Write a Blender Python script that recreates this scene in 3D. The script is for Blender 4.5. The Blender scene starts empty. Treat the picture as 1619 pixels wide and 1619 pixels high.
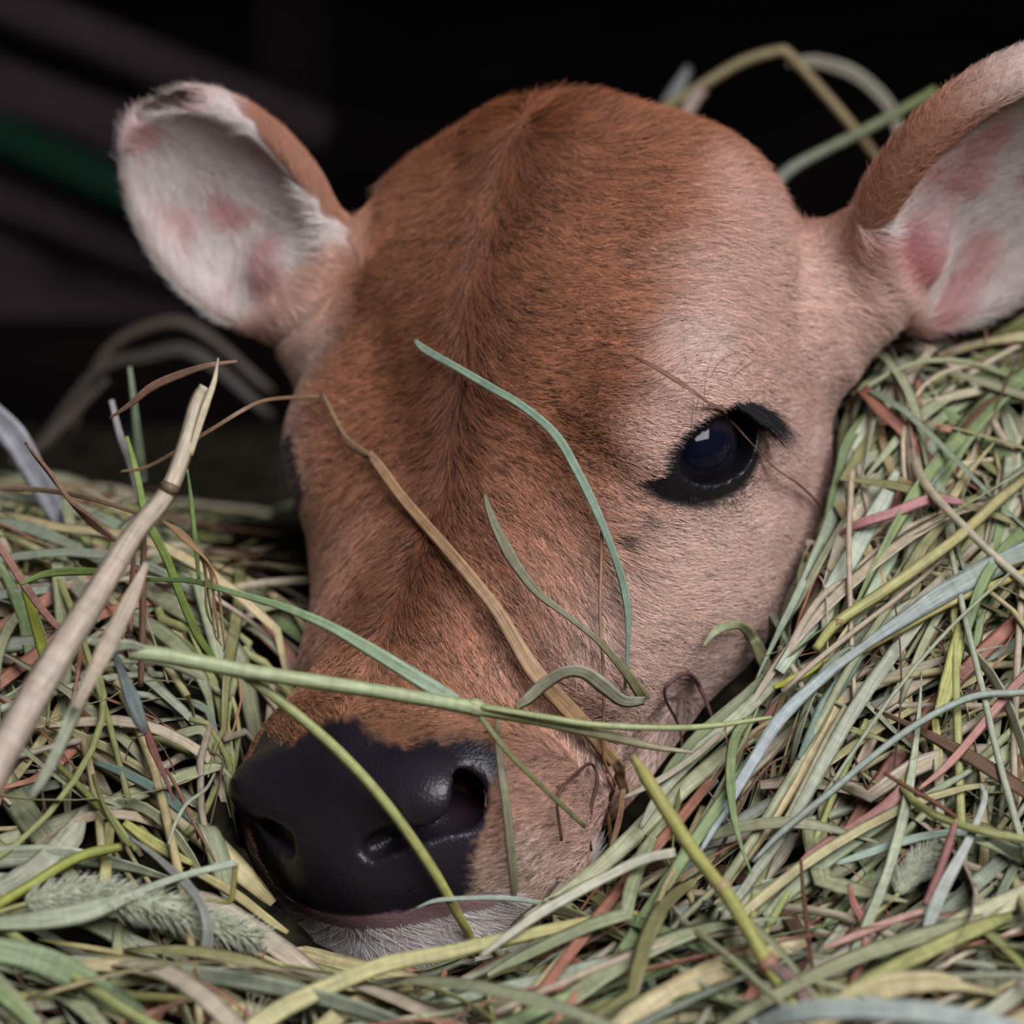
import bpy, math, random
import numpy as np
from mathutils import Vector, Matrix
rng = np.random.default_rng(7)
random.seed(7)
C = bpy.context.scene.collection
sc = bpy.context.scene

# ------------------------------------------------------------------ camera, world, light
PITCH = math.radians(18.0)
REF = np.array([0.0, 0.0, 0.12])
VDIR = np.array([0.0, math.cos(PITCH), -math.sin(PITCH)])
CX = np.array([1.0, 0.0, 0.0])
CY = np.array([0.0, math.sin(PITCH), math.cos(PITCH)])
CZ = -VDIR
CAM = REF - VDIR * 1.0
PXM = 4600.0                       # pixels per metre at one metre
def cam2w(p):
    p = np.asarray(p, float)
    return REF + p[..., 0:1] * CX + p[..., 1:2] * CY + p[..., 2:3] * CZ
def at(px, py, depth=0.0):
    """photo pixel + height above the reference plane (m, towards the viewer) -> world point"""
    k = (1.0 - depth) / PXM
    return cam2w(np.array([(px - 809.5) * k, (809.5 - py) * k, depth]))
cam_d = bpy.data.cameras.new('camera'); cam = bpy.data.objects.new('camera', cam_d); C.objects.link(cam)
cam.matrix_world = Matrix(((1, 0, 0, CAM[0]), (0, CY[1], CZ[1], CAM[1]), (0, CY[2], CZ[2], CAM[2]), (0, 0, 0, 1)))
cam_d.sensor_width = 36.0; cam_d.lens = 36.0 * PXM / 1619.0
cam_d.clip_start = 0.02; cam_d.clip_end = 60
sc.camera = cam
cam_d.dof.use_dof = True
cam_d.dof.focus_distance = 0.98
cam_d.dof.aperture_fstop = 6.0
w = bpy.data.worlds.new('sky'); sc.world = w; w.use_nodes = True
w.node_tree.nodes['Background'].inputs[0].default_value = (0.75, 0.85, 1.0, 1)
w.node_tree.nodes['Background'].inputs[1].default_value = 0.03
sc.view_settings.view_transform = 'Standard'; sc.view_settings.look = 'None'
sc.view_settings.exposure = 0.0; sc.view_settings.gamma = 1.0; sc.view_settings.use_curve_mapping = False
def area(name, loc, target, size, power, col):
    d = bpy.data.lights.new(name, 'AREA'); d.shape = 'RECTANGLE'; d.size, d.size_y = size; d.energy = power; d.color = col
    o = bpy.data.objects.new(name, d); C.objects.link(o); o.location = loc
    o.rotation_euler = (Vector(target) - Vector(loc)).to_track_quat('-Z', 'Y').to_euler()
    return o
area('daylight_from_barn_opening', (1.1, -1.55, 2.3), (0, 0, 0.1), (2.8, 1.8), 158, (0.97, 0.97, 1.0))

HEAD_H, FUR_N, HAY_N, TOP_N = 1.7, 330000, 4200, 190      # mesh cell (mm), hairs, loose blades, blades told apart

# ------------------------------------------------------------------ helpers
def col_attr(me, name, cols, domain='POINT'):
    a = me.attributes.new(name, 'FLOAT_COLOR', domain)
    c = np.ones((len(cols), 4), np.float32); c[:, :3] = cols
    a.data.foreach_set('color', c.ravel())
def mesh_np(name, v, faces_quads):
    me = bpy.data.meshes.new(name)
    v = np.asarray(v, np.float32); f = np.asarray(faces_quads, np.int32)
    me.vertices.add(len(v)); me.vertices.foreach_set('co', v.ravel())
    k = f.shape[1]
    me.loops.add(f.size); me.loops.foreach_set('vertex_index', f.ravel())
    me.polygons.add(len(f)); me.polygons.foreach_set('loop_start', np.arange(0, f.size, k, dtype=np.int32))
    me.update(calc_edges=True)
    me.polygons.foreach_set('use_smooth', np.ones(len(f), bool))
    me.validate()
    return me
def link(name, me, mat=None, parent=None):
    o = bpy.data.objects.new(name, me); C.objects.link(o)
    if mat: o.data.materials.append(mat)
    if parent: o.parent = parent
    return o

# ------------------------------------------------------------------ calf head: distance field
HA, HB, HC = math.radians(36), math.radians(34), math.radians(-1)
HS = 1.0
def rot(ax, t):
    c, s = math.cos(t), math.sin(t)
    return np.array({'x': [[1,0,0],[0,c,-s],[0,s,c]], 'y': [[c,0,s],[0,1,0],[-s,0,c]], 'z': [[c,-s,0],[s,c,0],[0,0,1]]}[ax])
BASE = np.array([[1,0,0],[0,0,-1],[0,1,0]], float)          # columns l, n, r in the viewer's frame
HM = rot('z', -HC) @ rot('y', -HB) @ rot('x', -HA) @ BASE
HO = np.array([-8.0, 18.0, -40.0])
def h2cam(p): return (p @ HM.T * HS + HO) * 0.001
def h2w(p): return cam2w(h2cam(np.asarray(p, float)))
def hdir2w(v):
    q = np.asarray(v, float) @ HM.T
    return q[..., 0:1] * CX + q[..., 1:2] * CY + q[..., 2:3] * CZ

def ell(p, c, r, M=None):
    q = p - np.asarray(c, np.float32)
    if M is not None: q = q @ np.asarray(M, np.float32)
    r = np.asarray(r, np.float32)
    a = np.sqrt(((q / r) ** 2).sum(-1)); b = np.sqrt(((q / (r * r)) ** 2).sum(-1)) + 1e-6
    return a * (a - 1.0) / b
def cap(p, a, b, ra, rb):
    a = np.asarray(a, np.float32); b = np.asarray(b, np.float32); ab = b - a
    t = np.clip(((p - a) @ ab) / (ab @ ab), 0, 1)
    q = p - a - t[:, None] * ab
    return np.sqrt((q * q).sum(-1)) - (ra + (rb - ra) * t)
def smin(a, b, k):
    h = np.maximum(k - np.abs(a - b), 0) / k
    return np.minimum(a, b) - h * h * k * 0.25
def smax(a, b, k): return -smin(-a, -b, k)
def basis(x, y):
    x = np.array(x, float); x /= np.linalg.norm(x); y = np.array(y, float); y -= x * (x @ y); y /= np.linalg.norm(y)
    return np.stack([x, y, np.cross(x, y)], 1)

EYE_C = np.array([70.0, -10.5, -14.0]); EYE_R = 19.5
# lid opening: frame seen along the outward axis; long axis from the inner corner up to the outer end
LIDM = basis((0.88, 0.34, 0.34), (0.1, -0.55, -0.85))
LIDO = np.array([15.0, 4.0, 5.0])
# ears: base, tip, direction the cup opens to (head frame)
def inv_cam(v): return np.asarray(v, float) @ HM       # viewer-frame direction -> head frame
def cam2h(p): return (np.asarray(p, float) - HO) @ HM / HS
def px2h(px, py, depth_mm):
    k = (1.0 - depth_mm * 0.001) / PXM
    return cam2h(np.array([(px - 809.5) * k, (809.5 - py) * k, depth_mm * 0.001]) * 1000)
EAR = {
 'R': dict(base=px2h(1362, 462, -70), tip=px2h(1790, 140, -60), open=inv_cam((0.72, -0.42, 0.52)), wid=66),
 'L': dict(base=px2h(505, 500, -110), tip=px2h(246, 184, -105), open=inv_cam((-0.50, -0.12, 0.80)), wid=39),
}
for e in EAR.values():
    e['M'] = basis(e['tip'] - e['base'], e['open'])
    e['M'] = np.stack([e['M'][:, 0], e['M'][:, 2], e['M'][:, 1]], 1)     # length, width, open
def ear_sdf(p, e):
    M = e['M']; ln = np.linalg.norm(e['tip'] - e['base']); mid = e['base'] + M[:, 0] * ln * 0.52
    body = ell(p, mid, (ln * 0.54, e['wid'], 20), M)
    cut = ell(p, mid + M[:, 2] * 17, (ln * 0.48, e['wid'] * 0.93, 25), M)
    ear = smax(body, -cut, 5)
    root = cap(p, e['base'] - M[:, 0] * 22 - M[:, 2] * 8, e['base'] + M[:, 0] * 16 - M[:, 2] * 8, 30, 19)
    return smin(ear, root, 14)

CREASE = [(27, 17, 70), (53, -3, 92), (67, -34, 99), (64, -56, 122)]
NK0 = np.array([0, -34.0, -46]); NK1 = NK0 + 130 * inv_cam((0.08, -0.30, -1.0))
def head_sdf(p):
    s = p.copy(); s[:, 0] = np.abs(s[:, 0])
    d = ell(s, (0, -18, -64), (88, 62, 82))                      # cranium
    d = smin(d, ell(s, (0, -4, -82), (86, 48, 58)), 24)          # forehead dome
    d = smin(d, ell(s, (0, 22, -114), (40, 28, 24)), 30)          # poll
    d = smin(d, ell(s, (62, 2, -16), (28, 25, 36)), 20)          # brow ridge
    d = smin(d, cap(s, (0, -28, -4), (0, -12, 120), 44, 32), 30)   # nose bridge
    d = smin(d, cap(s, (36, -42, 14), (28, -32, 96), 46, 34), 26)  # sides of the snout
    d = smin(d, ell(s, (56, -50, -34), (34, 60, 78)), 24)        # cheek
    d = smin(d, ell(s, (0, -14, 126), (56, 30, 32)), 14)         # muzzle top
    d = smin(d, ell(s, (38, -34, 124), (28, 36, 38)), 12)        # upper lip
    d = smin(d, ell(s, (0, -24, 140), (47, 40, 36)), 10)         # nose pad
    d = smin(d, ell(s, (0, -41, 144), (50, 24, 37)), 4)          # chin
    d = smin(d, cap(s, (30, -86, 80), (40, -100, -30), 24, 34), 20)   # jaw
    d = smin(d, cap(p, NK0, NK1, 52, 66), 30)                    # neck
    d = smin(d, ell(s, (48, 8, -96), (36, 34, 34)), 20)          # horn bud swellings
    d = smax(d, -cap(s, (44, 27, 10), (78, 10, 27), 6, 7), 10)    # hollow running in from the inner eye corner
    # eye: socket
    d = smin(d, ell(s, EYE_C + (0, 1, 0), (24, 26, 27)), 12)
    # nostrils
    d = smin(d, ell(s, (28, 8, 141), (19, 10, 13)), 8)
    d = smax(d, -cap(s, (17, 3, 159), (41, 1, 139), 3.5, 9), 4)
    d = smax(d, -cap(s, (39, -2, 137), (32, -16, 112), 9.5, 7), 4)
    # crease between nose bridge and cheek, running down to the lip corner
    for a, b in zip(CREASE, CREASE[1:]): d = smax(d, -cap(s, a, b, 8, 8), 9)
    # ears
    for e in EAR.values():
        box = np.linalg.norm(p - (e['base'] + e['tip']) * 0.5, axis=1) < 130
        if box.any(): d[box] = smin(d[box], ear_sdf(p[box], e), 16)
    # lid opening
    d = smax(d, -ell(s, EYE_C + LIDO, (22, 20, 12), LIDM), 2.0)
    return d

def surface_nets(f, lo, hi, h):
    n = np.ceil((np.array(hi) - lo) / h).astype(int); B = 6
    n = ((n + B - 1) // B) * B; nb = n // B
    cc = [lo[i] + (np.arange(nb[i]) + 0.5) * B * h for i in range(3)]
    G = np.stack(np.meshgrid(*cc, indexing='ij'), -1).reshape(-1, 3).astype(np.float32)
    cv = f(G)
    val = np.repeat(np.repeat(np.repeat(cv.reshape(nb), B, 0), B, 1), B, 2).astype(np.float32)
    m = np.abs(cv) < B * h * 1.9
    off = np.stack(np.meshgrid(*[np.arange(B)] * 3, indexing='ij'), -1).reshape(-1, 3)
    bi = np.stack(np.unravel_index(np.nonzero(m)[0], nb), -1) * B
    idx = (bi[:, None, :] + off[None]).reshape(-1, 3)
    for s in range(0, len(idx), 400000):
        q = idx[s:s + 400000]
        val[q[:, 0], q[:, 1], q[:, 2]] = f((np.asarray(lo) + (q + 0.5) * h).astype(np.float32))
    inside = val < 0
    cs = np.zeros(n - 1, np.int8)
    for dx in (0, 1):
        for dy in (0, 1):
            for dz in (0, 1):
                cs += inside[dx:n[0] - 1 + dx, dy:n[1] - 1 + dy, dz:n[2] - 1 + dz]
    act = (cs > 0) & (cs < 8)
    ci = np.stack(np.nonzero(act), -1)
    vid = -np.ones(act.shape, np.int64); vid[act] = np.arange(len(ci))
    acc = np.zeros((len(ci), 3)); cnt = np.zeros(len(ci))
    corners = [np.array((a, b, c)) for a in (0, 1) for b in (0, 1) for c in (0, 1)]
    for a in corners:
        for ax in range(3):
            if a[ax] == 0:
                b = a.copy(); b[ax] = 1
                va = val[tuple((ci + a).T)]; vb = val[tuple((ci + b).T)]
                x = (va < 0) != (vb < 0); t = np.zeros(len(ci)); t[x] = va[x] / (va[x] - vb[x])
                acc += np.where(x[:, None], a + t[:, None] * (b - a), 0); cnt += x
    verts = np.asarray(lo) + (ci + acc / cnt[:, None] + 0.5) * h
    faces = []
    for ax in range(3):
        u, v = (ax + 1) % 3, (ax + 2) % 3
        sl = [slice(0, n[0]), slice(0, n[1]), slice(0, n[2])]
        A = [slice(None)] * 3; Bs = [slice(None)] * 3
        A[ax] = slice(0, n[ax] - 1); Bs[ax] = slice(1, n[ax])
        x = inside[tuple(A)] != inside[tuple(Bs)]
        e = np.stack(np.nonzero(x), -1)
        ok = (e[:, u] > 0) & (e[:, v] > 0) & (e[:, u] < n[u] - 1) & (e[:, v] < n[v] - 1); e = e[ok]
        ins = inside[tuple(e.T)]
        U = np.zeros(3, int); U[u] = 1; V = np.zeros(3, int); V[v] = 1
        q = np.stack([vid[tuple((e - U - V).T)], vid[tuple((e - V).T)], vid[tuple(e.T)], vid[tuple((e - U).T)]], 1)
        q[~ins] = q[~ins][:, ::-1]
        faces.append(q)
    return verts, np.concatenate(faces)

# ------------------------------------------------------------------ coat colours (head frame, pigment plus the shade of one forehead hollow)
def ss(x, a, b):
    t = np.clip((x - a) / (b - a), 0, 1); return t * t * (3 - 2 * t)
def mixc(c, w, k): return c * (1 - w[:, None]) + np.asarray(k, float) * w[:, None]
def vnoise(p, f, seed=0):
    """cheap smooth value noise"""
    q = p * f; i = np.floor(q).astype(np.int64); t = q - i; t = t * t * (3 - 2 * t); out = 0
    for a in (0, 1):
        for b in (0, 1):
            for c in (0, 1):
                h = ((i[:, 0] + a) * 73856093) ^ ((i[:, 1] + b) * 19349663) ^ ((i[:, 2] + c) * 83492791) ^ (seed * 2654435761)
                h = (h ^ (h >> 13)) * 1274126177 & 0xffffffff; h = (h ^ (h >> 16)) & 0xffff
                w = (t[:, 0] if a else 1 - t[:, 0]) * (t[:, 1] if b else 1 - t[:, 1]) * (t[:, 2] if c else 1 - t[:, 2])
                out = out + w * h / 65535.0
    return out
def rim_d(u, v): return np.sqrt((u / np.where(u < 0, np.where(v < 0, 31, 24), 20.5)) ** 2 + (v / np.where(v > 0, 12.6, 17.0)) ** 2)
def lip_pink(p):
    k = lip_n(p) - p[:, 1]
    return ss(k, -1.0, 0.5) * (1 - ss(k, 4.5, 8.0)) * ss(p[:, 2], 135, 145) * (1 - ss(np.abs(p[:, 0]), 42, 54))
EYE_F = LIDM                                # outward, long, perp
LID_C = EYE_C + LIDO
def eye_uv(p):
    s = p.copy(); s[:, 0] = np.abs(s[:, 0]); q = (s - LID_C) @ EYE_F
    return q[:, 1], q[:, 2], q[:, 0]
EAR_SX = {n: np.sign((HM @ EAR[n]['M'][:, 1])[0]) for n in EAR}
def ear_coords(p):
    """which ear (0 none, 1 R, 2 L), u along, v across, w open"""
    k = np.zeros(len(p), int); out = np.zeros((len(p), 3))
    for i, n in ((1, 'R'), (2, 'L')):
        e = EAR[n]; ln = np.linalg.norm(e['tip'] - e['base'])
        q = (p - e['base']) @ e['M']; m = (q[:, 0] > -2) & (np.abs(q[:, 1]) < e['wid'] * 1.3) & (q[:, 0] < ln * 1.2) & (np.abs(q[:, 2]) < 40)
        k[m] = i; out[m] = np.stack([q[m, 0] / ln, q[m, 1] / e['wid'], q[m, 2]], 1)
    return k, out
def lip_n(p):
    l = np.abs(p[:, 0]); return -16.0 - 0.0035 * l * l - 3.0 * np.clip(l - 50, 0, 99)
def below_lip(p): return ss(lip_n(p) - p[:, 1], -0.8, 0.8) * ss(p[:, 2], 112, 125) * (1 - ss(np.abs(p[:, 0]), 52, 57))
def pad_mask(p):
    """1 on the bare black nose pad"""
    l = np.abs(p[:, 0]); n = p[:, 1]; r = p[:, 2]
    wob = (vnoise(p, 0.16, 3) - 0.5) * 3 + (vnoise(p, 0.6, 5) - 0.5) * 6
    top = 122 + 6 * np.exp(-((l - 22) / 10) ** 2) - 4 * np.exp(-((l - 44) / 9) ** 2) + wob
    a = ss(r, top - 3, top + 3)
    side = np.where(p[:, 0] > 0, 53, 45) - 0.5 * np.clip(-n, -20, 60) + 0.8 * wob
    b = 1 - ss(l, side - 2, side + 2)
    return a * b * (1 - below_lip(p))
def coat(p, nrm):
    l = np.abs(p[:, 0]); n = p[:, 1]; r = p[:, 2]
    c = np.tile(np.array([0.56, 0.262, 0.158]), (len(p), 1))
    c = mixc(c, ss(-r, -40, 40) * 0.55, (0.51, 0.205, 0.105))                    # redder forehead
    nz = (vnoise(p, 0.05, 1) - 0.5)
    c = mixc(c, ss(l + nz * 20, 54, 84) * 0.9, (0.72, 0.48, 0.40))              # paler flanks of the face
    c = mixc(c, ss(-n + nz * 25, 15, 60) * ss(l, 35, 60) * 0.85, (0.74, 0.52, 0.45))  # cheek and jaw
    c = mixc(c, ss(l, 20, 48) * ss(r, 10, 60) * 0.45, (0.64, 0.40, 0.31))
    c = mixc(c, ss(l + nz * 16, 40, 66) * ss(-n, -12, 18) * ss(r, -30, 20) * (1 - ss(r, 88, 108)) * 0.75, (0.78, 0.56, 0.47))
    d = np.sqrt(((l - 74) / 17) ** 2 + ((n - 14) / 16) ** 2 + ((r + 34) / 17) ** 2)
    c = mixc(c, (1 - ss(d, 0.3, 1.5)) * 0.8, (0.74, 0.57, 0.50))                  # pale patch over the eye
    wid = 16 + 7 * ss(-r, 0, 90) + 6 * ss(r, 40, 100)
    c = mixc(c, np.exp(-(l / wid) ** 2) * (1 - ss(r, 70, 118)) * 0.85, (0.19, 0.062, 0.027))   # dark stripe
    d = np.sqrt(((l - 34) / 24) ** 2 + ((r + 12) / 40) ** 2)
    c = mixc(c, (1 - ss(d, 0.3, 1.2)) * 0.55, (0.34, 0.125, 0.058))              # shade of the hollow beside it, put into the coat
    for q, rr in (((73.7, -0.4, 26), 3.6), ((65, -2, 33.5), 3.0)):               # dark tear tufts under the eye
        d = np.linalg.norm((p - np.array(q)) / (1.3, 1.3, 0.8), axis=1); c = mixc(c, (1 - ss(d, rr * 0.5, rr)) * 0.9, (0.02, 0.015, 0.015))
    c = mixc(c, ss(-r, 95, 125) * 0.7, (0.36, 0.115, 0.045))                      # rusty poll
    c = mixc(c, ss(r, 88, 112) * 0.75 * (1 - ss(l, 45, 60)), (0.50, 0.225, 0.11)) # tan muzzle
    c = mixc(c, ss(r, 132, 150) * ss(-n, 2, 20) * ss(l, 28, 40), (0.66, 0.47, 0.37))   # pale lip
    c = mixc(c, below_lip(p), (0.78, 0.70, 0.67))                                 # white chin
    u, v, w = eye_uv(p)
    # eye rim: bare dark skin round the lids, drawn out at the inner corner
    d = rim_d(u, v)
    c = mixc(c, (1 - ss(d, 0.98, 1.12)) * (np.abs(w) < 22), (0.011, 0.009, 0.012))
    k, e = ear_coords(p)
    inner = (k > 0) & (np.einsum('ij,ij->i', nrm, np.where((k == 1)[:, None], EAR['R']['M'][:, 2], EAR['L']['M'][:, 2])) > 0.05)
    vr = e[:, 1] * np.where(k == 1, -EAR_SX['R'], EAR_SX['L'])     # towards the head
    b = np.tile(np.array([0.47, 0.22, 0.14]), (len(p), 1))
    b = mixc(b, ss(-vr, 0.72, 0.98) * 0.8, (0.78, 0.62, 0.54))
    b = mixc(b, np.where(k == 1, ss(e[:, 0], 0.42, 0.75), ss(e[:, 0], 0.72, 0.86)), (0.78, 0.60, 0.54))
    ic = np.tile(np.array([0.90, 0.76, 0.72]), (len(p), 1))
    nn = vnoise(p, 0.07, 9)
    ic = mixc(ic, ss(nn, 0.46, 0.7) * 0.75 * ss(1 - np.abs(e[:, 1]), 0.1, 0.5), (0.72, 0.32, 0.31))
    ic = mixc(ic, (1 - ss(np.abs(e[:, 1] + 0.1), 0.12, 0.4)) * (1 - ss(e[:, 0], 0.1, 0.45)) * 0.8, (0.50, 0.16, 0.17))
    inner = inner & (vr < np.where(k == 1, 0.62, 0.86) + 0.10 * (vnoise(p, 0.2, 12) - 0.5))
    f = np.where(k == 1, ss(e[:, 0], 0.03, 0.16), ss(e[:, 0], 0.10, 0.2)) * (k > 0)
    c = c * (1 - f[:, None]) + np.where(inner[:, None], ic, b) * f[:, None]
    return np.clip(c, 0, 1), inner, k, e

def bare(p):
    """1 where there is no hair"""
    u, v, w = eye_uv(p)
    d = rim_d(u, v) + 0.03
    e = (1 - ss(d, 0.96, 1.08)) * (np.abs(w) < 22)
    l = np.abs(p[:, 0]); n = p[:, 1]; r = p[:, 2]
    return np.maximum(np.maximum(e, pad_mask(p)), lip_pink(p) > 0.5)

def flow(p, nrm, k, e, inner):
    l = p[:, 0]; s = np.tanh(l / 6.0); a = np.abs(l); n = p[:, 1]; r = p[:, 2]
    F = np.zeros_like(p)
    side = ss(a, 52, 84)
    nose = ss(r, -20, 40)
    mid = np.exp(-(l / 16.0) ** 2)
    F[:, 0] = s * (1.0 - 0.75 * side)
    F[:, 2] = nose * 0.75 * (1 - side) + (1 - nose) * (0.85 * mid + 0.12) - side * 0.55 - ss(-r, 95, 120) * 1.1
    F[:, 1] = -side * 0.9
    mz = ss(r, 95, 118)
    F[:, 2] = F[:, 2] * (1 - mz) + mz * (-0.45 + 0.1 * mid)
    ch = below_lip(p)
    F[:, 1] = F[:, 1] * (1 - ch) - ch * 1.0; F[:, 2] = F[:, 2] * (1 - ch) - 0.2 * ch
    for i, nm in ((1, 'R'), (2, 'L')):
        M = EAR[nm]['M']; m = (k == i) & (e[:, 0] > 0.02)
        sv = e[m, 1:2]
        F[m] = M[:, 0] * 0.8 + M[:, 1] * np.where(inner[m][:, None], -sv * 0.9, sv * 0.6) + M[:, 2] * np.where(inner[m][:, None], 0.25, 0)
    F += (np.stack([vnoise(p, 0.09, q) for q in (21, 22, 23)], 1) - 0.5) * 0.5
    F -= nrm * np.einsum('ij,ij->i', F, nrm)[:, None]
    return F / (np.linalg.norm(F, axis=1, keepdims=True) + 1e-6)

def curves(name, P, rad, col, mat, parent):
    N, K = P.shape[:2]
    cu = bpy.data.hair_curves.new(name); cu.add_curves([K] * N)
    cu.points.foreach_set('position', np.ascontiguousarray(P, np.float32).ravel())
    a = cu.attributes.get('radius') or cu.attributes.new('radius', 'FLOAT', 'POINT')
    a.data.foreach_set('value', np.ascontiguousarray(rad, np.float32).ravel())
    a = cu.attributes.new('coat', 'FLOAT_COLOR', 'CURVE'); c = np.ones((N, 4), np.float32); c[:, :3] = col
    a.data.foreach_set('color', c.ravel())
    cu.materials.append(mat)
    o = bpy.data.objects.new(name, cu); C.objects.link(o); o.parent = parent
    return o

def nmat(name):
    m = bpy.data.materials.new(name); m.use_nodes = True
    return m, m.node_tree.nodes, m.node_tree.links, m.node_tree.nodes['Principled BSDF']
def attr(nodes, name):
    a = nodes.new('ShaderNodeAttribute'); a.attribute_name = name; return a
M_FUR, N_, L_, B_ = nmat('coat_hair')
L_.new(attr(N_, 'coat').outputs['Color'], B_.inputs['Base Color'])
B_.inputs['Roughness'].default_value = 0.55; B_.inputs['Specular IOR Level'].default_value = 0.35
M_SKIN, N_, L_, B_ = nmat('calf_skin')
L_.new(attr(N_, 'coat').outputs['Color'], B_.inputs['Base Color'])
g = attr(N_, 'wet'); sep = N_.new('ShaderNodeSeparateColor'); L_.new(g.outputs['Color'], sep.inputs[0])
mr = N_.new('ShaderNodeMapRange'); mr.inputs[3].default_value = 0.75; mr.inputs[4].default_value = 0.38
L_.new(sep.outputs[0], mr.inputs[0]); L_.new(mr.outputs[0], B_.inputs['Roughness'])
tc = N_.new('ShaderNodeTexCoord'); vo = N_.new('ShaderNodeTexVoronoi'); vo.inputs['Scale'].default_value = 900
no = N_.new('ShaderNodeTexNoise'); no.inputs['Scale'].default_value = 180
L_.new(tc.outputs['Object'], vo.inputs['Vector']); L_.new(tc.outputs['Object'], no.inputs['Vector'])
ad = N_.new('ShaderNodeMath'); ad.operation = 'ADD'; L_.new(vo.outputs['Distance'], ad.inputs[0]); L_.new(no.outputs['Fac'], ad.inputs[1])
bu = N_.new('ShaderNodeBump'); bu.inputs['Distance'].default_value = 0.0008; L_.new(ad.outputs[0], bu.inputs['Height'])
mu = N_.new('ShaderNodeMath'); mu.operation = 'MULTIPLY'; mu.inputs[1].default_value = 0.22; L_.new(sep.outputs[0], mu.inputs[0])
L_.new(mu.outputs[0], bu.inputs['Strength']); L_.new(bu.outputs[0], B_.inputs['Normal'])

def tag(o, label=None, cat=None, group=None, kind=None):
    if label: o['label'] = label
    if cat: o['category'] = cat
    if group: o['group'] = group
    if kind: o['kind'] = kind
    return o

# ------------------------------------------------------------------ calf
HV, HF = surface_nets(head_sdf, np.array([-235., -260, -250]), np.array([270., 90, 190]), HEAD_H)
cam_h = cam2h(np.array([0, 0, 1000.0]))
def sdf_grad(p, h=0.8):
    g = np.zeros_like(p)
    for i in range(3):
        o = np.zeros(3, np.float32); o[i] = h
        g[:, i] = head_sdf((p + o).astype(np.float32)) - head_sdf((p - o).astype(np.float32))
    return g / (np.linalg.norm(g, axis=1, keepdims=True) + 1e-9)
HN = sdf_grad(HV)
col, *_ = coat(HV, HN)
pm = pad_mask(HV)
l_, n_, r_ = np.abs(HV[:, 0]), HV[:, 1], HV[:, 2]
u_, v_, w_ = eye_uv(HV)
rim = (1 - ss(rim_d(u_, v_), 0.98, 1.12)) * (np.abs(w_) < 22)
skin = mixc(col * 0.50, pm, (0.016, 0.012, 0.019))  # skin under the fur darkened, putting shade between the hairs
mouth = lip_pink(HV)
skin = mixc(skin, np.clip(mouth * 1.5, 0, 1) * 0.9, (0.52, 0.29, 0.33))
inn = np.minimum(np.linalg.norm((np.stack([l_, n_, r_], 1) - (38, -6, 124)) / (12, 15, 19), axis=1), 9)
skin = mixc(skin, (1 - ss(inn, 0.8, 1.0)), (0.030, 0.014, 0.020))
me = mesh_np('calf', h2w(HV), HF)
col_attr(me, 'coat', skin); wet = np.clip(pm + rim + mouth, 0, 1)[:, None] * np.ones(3); col_attr(me, 'wet', wet)
calf = link('calf', me, M_SKIN)
tag(calf, 'tan brown calf with a black nose lying with its chin in the hay', 'calf')

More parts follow.
